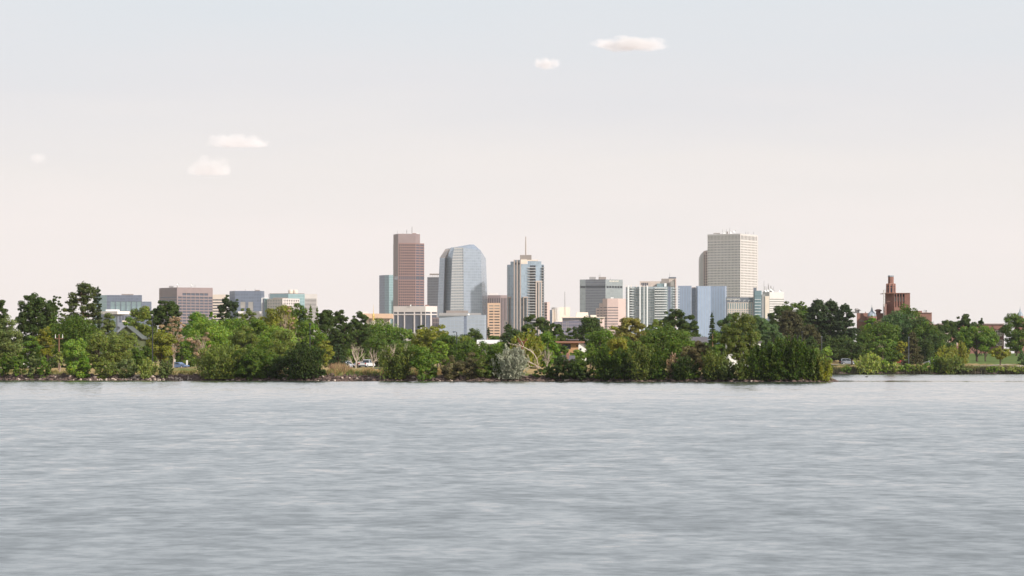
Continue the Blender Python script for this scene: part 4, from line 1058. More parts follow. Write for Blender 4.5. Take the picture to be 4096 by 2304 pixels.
b.block([(3047.2, -7), (3061, -7.5)], 1178.5, 30, 'slate_metal', walls={0: 'grey_metal'}); b.block([(3060.6, -8.5), (3077, -9)], 1185, 28, 'cream_panel')
# white banded far right
b = Bld('office_block', 'pale grey block with white bands and a cluster of rooftop antennas', 3100, 4800)
b.block([(3050, 6), (3078, 0), (3136, 4)], 1168, 40, 'white_concrete', sets={1: [(bands(3078.5, 3135.5, 1195.5, 9.3, 10, 3.6), 'window_pale', 0.7, 'window_band', False)]}, walls={0: 'grey_concrete'})
for i, (q, y) in enumerate(((3056, 1123), (3060, 1144), (3067, 1146), (3073, 1134), (3075, 1140), (3082, 1143), (3086, 1143), (3094, 1146), (3120, 1158))):
    b.mast(q, y, 1168.2, dy=14, r=0.55 if i in (1, 3, 5) else 0.3)
for q, y in ((3064, 1163), (3074, 1162), (3086, 1158), (3093, 1164), (3121, 1164)): b.dish(q, y, dy=12, r=2.0)
b.box(3055, 3097, 1164.5, 1168.2, 16, 8, 'roof_plant', 'grey_metal')
b = Bld('office_block', 'slate blue low glass block below the banded grey block', 3088, 4200)
b.block([(3070, 2), (3095, 0)], 1253, 25, 'steel_glass'); b.block([(3050, 3), (3069.6, 2)], 1274, 25, 'ice_glass')

# ------------------------------------------------------------------ brick school on the rise
Ys = 1125.0
b = Bld('brick_school', 'red brick school with chimney tower, tall windows and lead domed corner turrets', 3590, Ys, group=None)
cz = lambda v: 3396 + v / 2.841
cyy = lambda v: 1050 + v / 2.841
wr = [(cz(x0), cz(x0 + 17), cyy(393), cyy(443)) for x0 in (516, 547, 578, 609)]
tr_ = [(cz(x0), cz(x0 + 19), cyy(360), cyy(387)) for x0 in (516, 547, 578, 609)]
b.block([(cz(411), 3), (cz(514), 0), (cz(634), 0.2), (cz(694), 0)], cyy(348), 14, 'brick', sets={1: [(wr, 'window_pale', 0.25, 'window', False), (tr_, 'window_dark', 0.5, 'tracery_opening', False)]})
b.box(cz(409), cz(696), cyy(345), cyy(350), -0.25, 15, 'cornice', 'brick_trim')
for x0 in (512, 538, 569, 600, 632): b.box(cz(x0), cz(x0 + 5), cyy(352), cyy(500), -0.3, 0.55, 'buttress', 'brick')
b.box(cz(402), cz(428), cyy(472), cyy(600), -0.5, 4, 'buttress', 'brick'); b.box(cz(428.5), cz(466), cyy(440), cyy(444), -0.2, 0.5, 'sill', 'brick_trim'); b.box(cz(401), cz(429), cyy(469), cyy(472), -0.6, 4.2, 'sill', 'brick_trim')
xc, yc = X(cz(476), Ys + 5), Ys + 5
pxm = 1 / 2.841 / F * Ys
def oct_(r): return [(xc + r * math.cos(math.pi / 8 + k * math.pi / 4), yc + r * math.sin(math.pi / 8 + k * math.pi / 4)) for k in range(8)]
MB().prism(oct_(44 * pxm * 1.06), Z(cyy(349), Ys), Z(cyy(243), Ys)).build('chimney_base', M['brick'], b.root)
MB().prism(oct_(45 * pxm * 1.08), Z(cyy(244), Ys), Z(cyy(232), Ys), 0.80).build('chimney_shoulder', M['brick_trim'], b.root)
MB().prism(oct_(32 * pxm * 1.06), Z(cyy(236), Ys), Z(cyy(150), Ys)).build('chimney_shaft', M['brick'], b.root)
MB().prism(oct_(35 * pxm * 1.06), Z(cyy(158), Ys), Z(cyy(143), Ys), 0.97).build('chimney_cap', M['lead_dome'], b.root)
for k in range(8):
    a = k * math.pi / 4 + math.pi / 8; ra = 45.5 * pxm * 1.06
    MB().tube([(xc + ra * math.cos(a), yc + ra * math.sin(a), Z(cyy(350), Ys)), (xc + ra * math.cos(a), yc + ra * math.sin(a), Z(cyy(236), Ys))], [0.32, 0.25], 5).build('pilaster', M['brick_trim'], b.root)
for k in (4, 5, 6, 7):
    a = k * math.pi / 4 + math.pi / 4 * 0.0; aa = a + math.pi / 4; ra = 44 * pxm * 1.06 * math.cos(math.pi / 8) + 0.03
    am = a + 0.0
    for z_a, z_b in ((cyy(335), cyy(288)), (cyy(277), cyy(262))):
        mb = MB().box(-0.5, 0.5, -0.05, 0.05, 0, Z(z_b, Ys) - Z(z_a, Ys))
        ca, sa = math.cos(am + math.pi / 2), math.sin(am + math.pi / 2)
        mb.xf(lambda p: (xc + ra * math.cos(am) + p[0] * ca - p[1] * sa, yc + ra * math.sin(am) + p[0] * sa + p[1] * ca, Z(z_a, Ys) + p[2])).build('louvre', M['window_dark'], b.root)
# wings
b.block([(cz(88), 3), (cz(402), 3.2)], cyy(573), 14, 'brick', dy=0)
b.block([(cz(694.5), 4), (cz(941), 4)], cyy(572), 14, 'brick'); b.box(cz(715), cz(831), cyy(549), cyy(573), 7, 6, 'roof_block', 'brick'); b.box(cz(696), cz(944), cyy(568), cyy(573), 3.6, 0.6, 'cornice', 'brick_trim')
b.box(cz(852), cz(857), cyy(538), cyy(573), 8, 0.5, 'vent_pipe', 'grey_metal'); b.box(cz(870), cz(887), cyy(540), cyy(573), 8, 0.8, 'vent_pipe', 'grey_metal')
sw = []
for x0 in (1100, 1190, 1290, 1390, 1480, 1545, 1671, 1705):
    sw += [(cz(x0), cz(x0 + 30), cyy(772), cyy(828))]
    sw += [(cz(x0 + (8 if x0 > 1600 else 0)), cz(x0 + 34), cyy(882), cyy(940))]
sw = [(a, min(c, cz(1758)), e, f) for a, c, e, f in sw]
b.block([(cz(941.5), 8), (cz(1760), 8.2)], cyy(699), 14, 'brick', sets={0: [(sw, 'window_dark', 0.25, 'window', False)]})
b.box(cz(1018), cz(1765), cyy(694), cyy(700), 7.6, 0.8, 'cornice', 'brick_trim')
Yw = Ys + 7.9
for a, c, e, f in sw:
    x0, x1, za_, zb_ = X(a, Ys + 8), X(c, Ys + 8), Z(f, Ys), Z(e, Ys)
    mb = MB()
    mb.box(x0 - .18, x0, Yw, Yw + .2, za_ - .15, zb_ + .15).box(x1, x1 + .18, Yw, Yw + .2, za_ - .15, zb_ + .15)
    mb.box(x0, x1, Yw, Yw + .2, zb_, zb_ + .15).box(x0, x1, Yw - .08, Yw + .2, za_ - .2, za_).box((x0 + x1) / 2 - .09, (x0 + x1) / 2 + .09, Yw + .02, Yw + .2, za_, zb_).box(x0, x1, Yw + .03, Yw + .2, (za_ + zb_) / 2 - .07, (za_ + zb_) / 2 + .07)
    mb.build('window_frame', M['cream_panel'], b.root)
b.block([(cz(1880), 2), (cz(2050), 2.2)], cyy(640), 14, 'brick')
b.box(cz(1925), cz(1950), cyy(930), cyy(1035), 1.2, .7, 'door_surround', 'tan_stucco')
# arched window on the left wing
xa, za_ = X(cz(140), Ys + 3), Z(cyy(671), Ys)
ra = 27 * pxm
MB().add([(xa + ra * 1.18 * math.cos(t), Ys + 2.85, za_ + ra * 1.18 * math.sin(t)) for t in np.linspace(0, math.pi, 13)], [tuple(range(12, -1, -1))]).build('arch_trim', M['brick_trim'], b.root)
for k in range(3):
    MB().box(xa - ra + k * ra * .72 + .1, xa - ra + k * ra * .72 + ra * .55, Ys + 2.7, Ys + 2.8, za_, za_ + ra * (0.55 if k != 1 else 0.85)).build('window', M['window_pale'], b.root)
# turrets with lead domes
def turret(px, zdrum, zdome0, zdome1, zsp, r, dy):
    Yt_ = Ys + dy; x_ = X(px, Yt_); r = r * pxm
    za, zb_, zc_, zd = (Z(cyy(v), Ys) for v in (zdrum, zdome0, zdome1, zsp))
    MB().lathe(x_, Yt_, [(r * 1.02, gz(x_, Yt_)), (r * 1.02, zb_ - 0.9)], 16).build('turret', M['brick'], b.root)
    MB().lathe(x_, Yt_, [(r * 1.1, zb_ - 0.95), (r * 1.15, zb_ - 0.5), (r * 1.1, zb_ - 0.1), (r, zb_)], 16).build('turret_cornice', M['brick_trim'], b.root)
    hd = zc_ - zb_
    dm = MB().lathe(x_, Yt_, [(r * 1.0, zb_ + .01), (r * 1.0, zb_ + hd * .18), (r * .93, zb_ + hd * .45), (r * .78, zb_ + hd * .7), (r * .52, zb_ + hd * .9), (r * .34, zb_ + hd * 1.05), (r * .24, zb_ + hd * 1.45), (r * .12, zb_ + hd * 1.9), (r * .05, zd - 0.9), (0.03, zd)], 16).build('dome', M['lead_dome'], b.root)
    for k in range(8):
        a = k * math.pi / 4 + 0.2
        MB().tube([(x_ + r * 1.01 * math.cos(a), Yt_ + r * 1.01 * math.sin(a), zb_ + hd * .1), (x_ + r * .94 * math.cos(a), Yt_ + r * .94 * math.sin(a), zb_ + hd * .45), (x_ + r * .79 * math.cos(a), Yt_ + r * .79 * math.sin(a), zb_ + hd * .7), (x_ + r * .36 * math.cos(a), Yt_ + r * .36 * math.sin(a), zb_ + hd * 1.05)], 0.09, 4).build('rib', M['lead_dome'], dm)
    for k in (4.2, 5.0, 5.8):
        a = k * math.pi / 4 + .2
        MB().lathe(x_ + r * 1.0 * math.cos(a), Yt_ + r * 1.0 * math.sin(a), [(0.35, zb_ - 3.2), (0.35, zb_ - 1.3)], 6).build('turret_window', M['window_dark'], b.root)
turret(cz(260), 660, 612, 560, 476, 50, 0.5)
turret(cz(1945), 640, 609, 565, 490, 33, 1.0)
xk, yk = X(cz(333), Ys + 6), Ys + 6
MB().lathe(xk, yk, [(0.75, Z(cyy(574), Ys)), (0.75, Z(cyy(552), Ys)), (1.15, Z(cyy(548), Ys)), (1.15, Z(cyy(538), Ys)), (0.85, Z(cyy(533), Ys)), (0.5, Z(cyy(527), Ys))], 8).build('chimney_pot', M['brick'], b.root)
b.box(cz(77), cz(118), cyy(528), cyy(573), 8, 3, 'roof_vent', 'grey_concrete'); b.box(cz(186), cz(194), cyy(560), cyy(574), 6, .6, 'chimney_pot', 'brick')
Yv = Ys + 8
MB().add([(X(cz(72), Yv), Yv - .3, Z(cyy(529), Ys)), (X(cz(138), Yv), Yv - .3, Z(cyy(543), Ys)), (X(cz(138), Yv), Yv + 3.4, Z(cyy(543), Ys)), (X(cz(72), Yv), Yv + 3.4, Z(cyy(529), Ys)), (X(cz(82), Yv), Yv + .6, Z(cyy(514), Ys)), (X(cz(100), Yv), Yv + .6, Z(cyy(514), Ys)), (X(cz(100), Yv), Yv + 2.4, Z(cyy(514), Ys)), (X(cz(82), Yv), Yv + 2.4, Z(cyy(514), Ys))],
         [(0, 3, 2, 1), (4, 5, 6, 7), (0, 1, 5, 4), (1, 2, 6, 5), (2, 3, 7, 6), (3, 0, 4, 7)]).build('vent_hood', M['grey_concrete'], b.root)
# slim antenna mast beside the tower
mo = empty('radio_mast', (X(cz(401), Ys - 3), Ys - 3, gz(X(cz(401), Ys - 3), Ys - 3)), 'slim white lattice radio mast left of the brick chimney tower', 'mast')
Ymm = Ys - 3
for q in (392, 410):
    MB().tube([(X(cz(q), Ymm), Ymm, gz(0, Ymm)), (X(cz(q), Ymm), Ymm, Z(cyy(313), Ymm))], 0.08, 5).build('mast_leg', M['antenna'], mo)
for k in range(26):
    z_ = gz(0, Ymm) + 1 + k * 1.05
    if z_ < Z(cyy(313), Ymm): MB().tube([(X(cz(392), Ymm), Ymm, z_), (X(cz(410), Ymm), Ymm, z_ + 0.9)], 0.04, 4).build('brace', M['antenna'], mo)
MB().box(X(cz(393), Ymm), X(cz(402), Ymm), Ymm - .2, Ymm + .2, Z(cyy(500), Ymm), Z(cyy(314), Ymm)).build('panel_antenna', M['white_concrete'], mo)

# ------------------------------------------------------------------ trees and shrubs, left part of the shore
T = tree
T('airy', -12, 1192, 52, 640, 'dk', 'tall dark tree with loose crown at the shore end beside the grey-olive willow')
T('round', 28, 1272, 66, 592, 'go', 'large grey-olive tree hiding part of the small white house', cb=0.05)
T('airy', 140, 1184, 76, 690, 'dk', 'broad very dark tree behind the small white house', dens=1.7, cb=0.1)
T('round', 196, 1205, 34, 700, 'dk', 'dark round tree between the broad dark tree and big pine')
T('airy', 229, 1186, 20, 695, 'dk', 'narrow dark tree with ragged top touching the big pine', dens=1.3)
T('pine', 322, 1136, 74, 668, 'pi', 'tallest open pine with reddish limbs and sky gaps', cb=0.22, bark='timber', dens=0.95)
T('pine', 378, 1158, 26, 672, 'pn', 'dark dense pine leaning against the tallest pine', cb=0.15, dens=1.4)
T('round', 432, 1256, 36, 720, 'go', 'dull green tree in front of the white roofed hall')
T('round', 186, 1310, 40, 630, 'ye', 'yellow-leaved tree behind the leaning reddish pole', cb=0.3, dens=0.8)
T('round', 226, 1273, 38, 640, 'md', 'fresh green tree below the tallest pine', cb=0.1)
T('round', 120, 1345, 44, 628, 'md', 'mid green tree right of the small white house', cb=0.05)
T('round', 300, 1266, 96, 618, 'dg', 'wide dark green tree under the tallest pine', cb=0.02)
T('round', 395, 1330, 60, 600, 'ol', 'olive tree left of the green gabled house', cb=0.05)
T('shrub', 312, 1358, 56, 567, 'lt', 'bright leafy poplar bush standing at the waterline', dens=1.1)
T('shrub', 338, 1432, 32, 564, 'br', 'low deep green bush at the foot of the bright poplar bush')
T('shrub', 20, 1414, 30, 572, 'dg', 'dark green bush at the shore below the grey-olive tree')
T('shrub', 75, 1420, 32, 569, 'md', 'mid green bush below the small white house')
T('shrub', 132, 1410, 26, 571, 'go', 'upright grey-green bush on the bank by dry grass')
T('shrub', 178, 1430, 26, 580, 'md', 'small green bush beside the leaning reddish pole')
T('airy', 239, 1408, 14, 572, 'pg', 'thin pale sapling beside the reddish pole', bark='pale_bark')
T('round', 462, 1342, 64, 592, 'ol', 'brownish olive tree in front of the green gabled house', cb=0.0)
T('shrub', 428, 1440, 52, 566, 'ol', 'straw-tinged olive bush right of the bright poplar bush')
T('shrub', 505, 1436, 54, 566, 'go', 'wide dull olive bush on the stony shore')
T('feather', 592, 1438, 38, 564, 'pg', 'pale olive feathery bush beside the tall black lamp post')
T('feather', 663, 1442, 28, 563, 'go', 'grey-green dome shaped bush left of the blue car')
T('round', 562, 1230, 54, 655, 'ol', 'brown-green tree behind the metal roof of the gabled house', cb=0.15)
T('round', 525, 1272, 46, 665, 'md', 'fresh green tree left of the brown-green tree', cb=0.1)
T('round', 625, 1236, 34, 690, 'dk', 'dark green tree between the gabled house and mauve brown block', cb=0.1)
T('airy', 668, 1206, 56, 690, 'dk', 'dark tree with leafy sprays in front of the mauve brown block', dens=1.6)
T('twig', 690, 1268, 52, 645, 'tn', 'half dead tan tree with bare twigs below the mauve brown block', bark='pale_bark')
T('round', 650, 1322, 54, 612, 'yo', 'yellow-green tree right of the tall black lamp post', cb=0.16)
T('round', 792, 1253, 56, 660, 'br', 'deep green flat topped tree below the mauve brown block', cb=0.3)
T('round', 850, 1250, 18, 662, 'br', 'small deep green tree touching the flat topped one')
T('round', 836, 1280, 88, 628, 'lt', 'large rounded light green cottonwood with a dead twiggy tree before it', cb=0.12)
T('twig', 806, 1330, 56, 603, 'tn', 'leafless pinkish twiggy tree before the large light cottonwood', bark='pale_bark')
T('airy', 913, 1185, 44, 770, 'pn', 'tall black-green tree with upright limbs before the slate blue block', dens=0.95, cb=0.35)
T('round', 972, 1236, 26, 740, 'ol', 'brownish tree before the white base of the slate block')
T('airy', 1003, 1236, 36, 735, 'go', 'grey-green airy tree before the white base of the slate block', dens=1.3)
T('round', 938, 1276, 66, 665, 'md', 'mid green tree below the tall black-green tree', cb=0.1)
T('round', 1020, 1280, 60, 660, 'md', 'mid green tree below the slate blue block', cb=0.1)
T('round', 972, 1308, 58, 612, 'ol', 'brown-olive tree between the cottonwood and the weeping willow', cb=0.05)
T('willow', 1112, 1226, 78, 690, 'yo', 'weeping willow with hanging yellow-green strands', dens=1.1)
T('twig', 1152, 1228, 26, 683, 'tn', 'bare tan upright dead top beside the weeping willow', bark='pale_bark')
T('round', 1188, 1220, 66, 715, 'dg', 'tall dark green tree right of the weeping willow', cb=0.05)
T('spruce', 1246, 1230, 18, 712, 'dg', 'small pointed conifer before the pale grey striped block')
T('spruce', 1271, 1236, 15, 716, 'dg', 'thin pointed conifer right of the pale grey striped block')
T('round', 1240, 1285, 62, 690, 'md', 'green tree below the pointed conifers', cb=0.02)
T('round', 1112, 1308, 78, 626, 'lt', 'light green round tree below the weeping willow', cb=0.05)
T('round', 1142, 1322, 62, 602, 'ol', 'brown-grey domed tree in front of the light green round tree', cb=0.02)
T('feather', 890, 1385, 104, 574, 'ol', 'broad drooping olive tree with a dark trunk near the white sign', dens=1.2)
T('shrub', 930, 1448, 32, 560, 'yo', 'small yellow-green bush before the drooping olive tree')
T('shrub', 1040, 1384, 88, 568, 'dg', 'big dark green bush overhanging the near bank', dens=1.2)
T('shrub', 975, 1420, 48, 566, 'dg', 'dark green bush between the drooping olive tree and big dark bush')
T('shrub', 1130, 1425, 50, 562, 'dk', 'blackish green bush right of the big dark bush')
T('feather', 1222, 1374, 82, 568, 'dk', 'large dark grey-green bush left of the golden dry grass', dens=1.2)
T('round', 1300, 1364, 34, 600, 'yo', 'yellow-green small tree with pale twigs left of the parked cars', cb=0.1)
T('spruce', 1352, 1376, 42, 612, 'pn', 'black-green juniper left of the parked cars')
T('round', 1302, 1242, 42, 770, 'dk', 'dark feathery tree before open sky left of the civic building', dens=1.6)
T('round', 1366, 1244, 42, 775, 'dk', 'dark loose tree between the feathery one and the civic building', dens=1.4)
T('airy', 1432, 1250, 48, 765, 'dk', 'dark gappy tree touching the cream civic building', dens=1.2)
T('round', 1330, 1298, 74, 880, 'dg', 'mid-dark green tree behind the black-green juniper', cb=0.05)
T('round', 1440, 1308, 72, 905, 'md', 'left dome of the big bright green grove behind parked cars', cb=0.1)
T('round', 1522, 1285, 92, 900, 'md', 'tallest dome of the big bright green grove behind parked cars', cb=0.1)
T('round', 1618, 1314, 64, 895, 'md', 'right dome of the big bright green grove behind parked cars', cb=0.08)
T('round', 1500, 1380, 110, 880, 'dg', 'dark green understorey tree behind the bare dead trees', cb=0.0)
T('round', 1692, 1314, 52, 700, 'yo', 'yellow-olive tree below the violet glass block', cb=0.08)
T('round', 1748, 1303, 52, 698, 'yo', 'yellow-olive tree left of the ice blue block', cb=0.08)
T('round', 1682, 1302, 24, 860, 'dk', 'small dark tree behind the yellow-olive trees')
T('dead', 1421, 1368, 46, 592, 'md', 'bare forked dead tree standing before the silver car', seed=905)
T('dead', 1490, 1386, 30, 591, 'md', 'bare slender dead tree before the white pickup', seed=912)
T('dead', 1556, 1368, 36, 615, 'md', 'pale dead branches rising behind the olive shore bush', seed=917)
T('dead', 1618, 1358, 38, 622, 'md', 'pale dead limbs beside the bright green grove', bark='grey_wood', seed=921)
T('dead', 1752, 1390, 20, 606, 'md', 'small pale dead fork beside a light green young tree', seed=925)
T('feather', 1582, 1388, 68, 548, 'ol', 'olive-green rounded shore bush right of the dead trees', dens=1.2)
T('shrub', 1700, 1384, 62, 552, 'md', 'mid green shore bush right of the olive rounded one', dens=1.15)
T('airy', 1762, 1366, 32, 604, 'lt', 'light green young tree with pale stems', dens=1.4)
T('round', 1795, 1340, 62, 660, 'dg', 'dark green tree below the arm of a street lamp', cb=0.02)
T('round', 1842, 1345, 62, 690, 'ol', 'olive tree behind the arm of a street lamp', cb=0.05)
T('round', 1875, 1362, 62, 640, 'dg', 'dark round tree before the long white roof', cb=0.0)
T('shrub', 1812, 1424, 46, 575, 'bn', 'brown-tinged bush left part of the dry bank')
T('shrub', 1885, 1412, 52, 578, 'bn', 'brown-tinged bush with a pale fallen branch')
T('shrub', 1935, 1428, 40, 572, 'ol', 'dull olive bush beside the brown-tinged bushes')
T('round', 1890, 1317, 50, 800, 'dk', 'dark round tree in front of the sky blue glass block', cb=0.1)
T('spruce', 1955, 1316, 13, 880, 'pn', 'tiny dark pointed conifer below the peach block')
T('round', 1985, 1345, 44, 870, 'dg', 'green tree right of the tiny pointed conifer', cb=0.0)
T('round', 2046, 1302, 48, 760, 'dk', 'dark tree below the left side of the spired tower', cb=0.05)
T('airy', 2140, 1266, 66, 770, 'dk', 'dark wide tree covering the foot of the spired tower', dens=1.9, cb=0.05)
T('round', 2228, 1296, 34, 760, 'dk', 'dark loose tree below the blank cream block', dens=1.5, cb=0.1)
T('round', 2170, 1330, 60, 700, 'md', 'green tree under the dark wide tree', cb=0.0)
T('spruce', 2030, 1330, 36, 645, 'pn', 'black-green conifer behind the silver bush', cb=0.0)
T('round', 1985, 1390, 40, 600, 'dg', 'dark tree left of the black-green conifer', cb=0.0)
T('feather', 2112, 1328, 66, 602, 'yo', 'light feathery yellow-green tree behind the fallen limbs')
T('round', 2190, 1337, 44, 612, 'br', 'vivid green tree left of the tan modern house', cb=0.05)
T('feather', 2048, 1392, 70, 541, 'sv', 'silver-grey leaved bush spilling to the water', dens=1.1, bark='grey_wood')
T('shrub', 1972, 1400, 38, 548, 'dg', 'dark yellow-green bush left of the silver bush', dens=1.1)
T('shrub', 2182, 1466, 46, 536, 'dg', 'low dark bush under the fallen limbs')
T('shrub', 2264, 1424, 48, 540, 'dk', 'dark bush below the red brick chimney')
T('shrub', 2330, 1440, 44, 540, 'dg', 'dark olive bush above the driftwood branches')
T('round', 2245, 1378, 34, 640, 'dg', 'dark round tree left of the tan modern house', cb=0.0)
T('round', 2302, 1400, 30, 660, 'md', 'green young tree before the tan modern house', cb=0.0)
T('round', 2362, 1271, 64, 770, 'dk', 'large dark round tree before the violet office block', cb=0.05, dens=1.1)
T('round', 2284, 1314, 30, 780, 'dk', 'dark tree behind the tan modern house roof', cb=0.05)
T('round', 2400, 1320, 64, 680, 'md', 'round green tree right of the tan modern house', cb=0.02)
T('round', 2470, 1352, 46, 604, 'ye', 'yellow-leaved tree among dark shore bushes', cb=0.1)
T('airy', 2528, 1274, 68, 790, 'or', 'rusty orange-green tree below the pale glass condominium', dens=1.9, cb=0.1)
T('round', 2470, 1305, 36, 800, 'yo', 'thin yellow-green tree below the pink stepped block', dens=0.6)
T('airy', 2690, 1242, 66, 790, 'dk', 'tall dark tree before the right side of the condominium', dens=1.9, cb=0.05)
T('round', 2762, 1263, 38, 785, 'dk', 'dark tree before the dark slot of the blue ribbed block', dens=1.6, cb=0.05)
T('airy', 2618, 1280, 38, 780, 'ol', 'brown-green tree left of the tall dark tree', dens=1.6)
T('round', 2655, 1308, 96, 665, 'dg', 'very wide dark green tree behind the shore bushes', cb=0.02, dens=1.1)
T('round', 2752, 1328, 36, 670, 'md', 'green round tree right of the very wide dark one', cb=0.02)
T('round', 2506, 1348, 50, 650, 'dg', 'dark green tree right of the yellow-leaved tree', cb=0.0)
T('spruce', 2850, 1263, 25, 840, 'pn', 'lone dark pointed spruce before the blue ribbed block', dens=1.2)
T('airy', 2925, 1256, 60, 935, 'bg', 'blue-green tree below the slate framed hotel', dens=2.0, cb=0.05)
T('round', 3040, 1268, 60, 940, 'bg', 'blue-green tree below the banded grey block', dens=2.0, cb=0.05)
T('airy', 3085, 1300, 50, 930, 'bg', 'blue-green tree left of the dark pine cluster', dens=2.0, cb=0.0)
T('round', 2985, 1300, 46, 930, 'bg', 'blue-green tree behind the white flat roofed house', cb=0.0)
T('round', 2880, 1320, 40, 690, 'dg', 'dark tree beside the orange utility pole', cb=0.0)
# near spit, right of the silver bush
T('feather', 2418, 1394, 52, 532, 'dg', 'dark upright willow bush below the round green tree')
T('feather', 2482, 1398, 46, 530, 'dg', 'dark upright willow bush below the yellow-leaved tree')
T('feather', 2568, 1382, 56, 530, 'ol', 'olive upright willow bush left of the low lime bush')
T('feather', 2625, 1408, 44, 528, 'dg', 'dark willow bush behind the low lime bush')
T('shrub', 2530, 1440, 60, 524, 'dk', 'blackish bush hanging over the shaded bank')
T('feather', 2692, 1420, 26, 524, 'tn', 'dry straw-coloured bush right of the low lime bush')
T('shrub', 2652, 1474, 34, 516, 'lt', 'low lime green bush at the waterline')
T('shrub', 2757, 1482, 26, 514, 'lt', 'small lime green bush at the waterline right of the straw bush')
T('airy', 2790, 1368, 62, 534, 'bn', 'reddish brown thinning tree behind the small lime bush', dens=1.5, cb=0.0)
T('feather', 2740, 1428, 52, 524, 'dk', 'blackish willow bush under the reddish brown tree')
T('shrub', 2440, 1455, 50, 524, 'dk', 'blackish low bush right of the driftwood branches')
T('airy', 2958, 1258, 76, 530, 'ol', 'tallest airy olive tree on the spit before the white house', dens=1.25, cb=0.1)
T('feather', 2860, 1400, 54, 526, 'ol', 'olive-brown willow bush left of the tallest airy tree')
T('feather', 2905, 1440, 44, 520, 'go', 'grey-olive low bush at the foot of the airy tree')
T('feather', 2985, 1432, 48, 519, 'ol', 'dull olive bush right of the airy tree trunk')
T('feather', 3040, 1374, 50, 524, 'dg', 'dark green willow bush below the white house')
T('feather', 3098, 1356, 56, 522, 'dg', 'tall dark green willow bush in the spit thicket')
T('feather', 3164, 1351, 58, 520, 'dg', 'tallest dark green willow bush in the spit thicket')
T('feather', 3222, 1374, 50, 518, 'dg', 'dark green willow bush sloping towards the spit tip')
T('feather', 3262, 1408, 40, 515, 'ol', 'olive willow bush close to the spit tip')
T('shrub', 3060, 1440, 56, 514, 'dk', 'blackish bush at the foot of the spit thicket')
T('shrub', 3150, 1440, 60, 513, 'dg', 'dark low bush at the foot of the tallest willow bush')
T('feather', 3296, 1438, 34, 512, 'yo', 'yellow-green drooping bush on the spit tip')
# far shore park
T('round', 3303, 1387, 26, 935, 'lt', 'light green small tree rising behind the spit tip', cb=0.0)
T('round', 3112, 1226, 44, 1030, 'dk', 'dark green tree right of the banded grey block', cb=0.0)
T('round', 3155, 1213, 52, 1035, 'dg', 'green round topped tree left of the pine cluster', cb=0.0)
T('round', 3205, 1212, 48, 1035, 'dg', 'green tree touching the left side of the pine cluster', cb=0.0)
T('pine', 3162, 1244, 58, 985, 'pb', 'brown-green pine below the round topped tree', cb=0.02, dens=1.9)
T('pine', 3266, 1203, 50, 992, 'pn', 'tall black-green pine on the left of the pine cluster', cb=0.02, dens=2.0)
T('pine', 3322, 1206, 48, 998, 'pn', 'tall black-green pine in the middle of the pine cluster', cb=0.02, dens=2.0)
T('pine', 3385, 1221, 46, 990, 'pn', 'tall black-green pine beside the left brick wing', cb=0.05, dens=2.0)
T('pine', 3235, 1300, 50, 970, 'pb', 'brownish pine in front of the pine cluster', cb=0.0, dens=1.9)
T('round', 3238, 1347, 34, 955, 'dk', 'dark round tree below the pine cluster, near twin lamps', cb=0.05)
T('round', 3322, 1345, 36, 962, 'dk', 'dark tree behind the light green small tree', cb=0.05)
T('round', 3372, 1343, 42, 966, 'dk', 'dark green park tree with low crown near the footpath', cb=0.1)
T('round', 3406, 1364, 48, 950, 'dk', 'round dark park tree with a short visible trunk', cb=0.2)
T('round', 3462, 1334, 38, 975, 'dg', 'dark green tree between the park tree and forked tree', cb=0.05)
T('round', 3512, 1290, 84, 1020, 'dg', 'wide domed green tree below the lead domed turret', cb=0.0)
T('airy', 3482, 1272, 24, 1060, 'br', 'bright green tree in front of the lead domed turret', dens=2.0)
T('round', 3532, 1343, 50, 965, 'md', 'green tree with pale forked trunk above shore bushes', cb=0.3, bark='pale_bark')
T('round', 3582, 1250, 90, 1070, 'bg', 'pale blue-green feathery tree below the brick tower', cb=0.0)
T('round', 3620, 1224, 62, 1095, 'dg', 'dark green tree covering the foot of the brick tower', cb=0.0)
T('round', 3690, 1270, 60, 1060, 'dk', 'dark tree in front of the right brick wing', cb=0.0)
T('round', 3700, 1290, 68, 1035, 'dg', 'big green tree right of the feathery one', cb=0.0)
T('round', 3610, 1366, 26, 962, 'ye', 'yellow tree beside the brown conifer', cb=0.1)
T('spruce', 3652, 1332, 44, 952, 'pb', 'broad brown conifer beside the tall grey pole', cb=0.0, dens=1.2)
T('column', 3721, 1357, 18, 975, 'dk', 'slim dark columnar evergreen right of the brown conifer')
T('column', 3770, 1357, 22, 975, 'dg', 'plump green columnar evergreen right of the slim one')
T('round', 3745, 1335, 50, 1000, 'dk', 'dark round tree behind the columnar evergreens', cb=0.0)
T('round', 3792, 1284, 40, 1075, 'dk', 'dark tree before the low brick wing, left end', dens=2.0, cb=0.0)
T('airy', 3856, 1259, 52, 1085, 'dk', 'dark loose crowned tree rising above the low brick wing', dens=1.9, cb=0.0)
T('airy', 3926, 1274, 20, 1085, 'dk', 'narrow dark tree before the low brick wing', dens=1.6)
T('round', 3908, 1306, 80, 1000, 'md', 'big spreading green tree with a straight trunk on the lawn', cb=0.28)
T('round', 3942, 1344, 46, 1003, 'dg', 'darker lawn tree beside the big spreading tree', cb=0.3)
T('round', 4066, 1256, 58, 1085, 'dg', 'large dark tree below the right hand lead dome', cb=0.05)
T('round', 4000, 1387, 42, 945, 'yo', 'small yellow-green tree alone on the lawn', cb=0.25)
T('feather', 3842, 1369, 32, 958, 'yo', 'yellow tinged upright tree left of the lawn')
T('feather', 3790, 1388, 44, 950, 'yo', 'yellow-olive spreading tree near the white parked car')
T('spruce', 4086, 1404, 22, 948, 'bg', 'small blue-green conifer at the lawn edge')
T('round', 3570, 1400, 40, 940, 'dg', 'dark bush like tree right of the forked tree', cb=0.0)
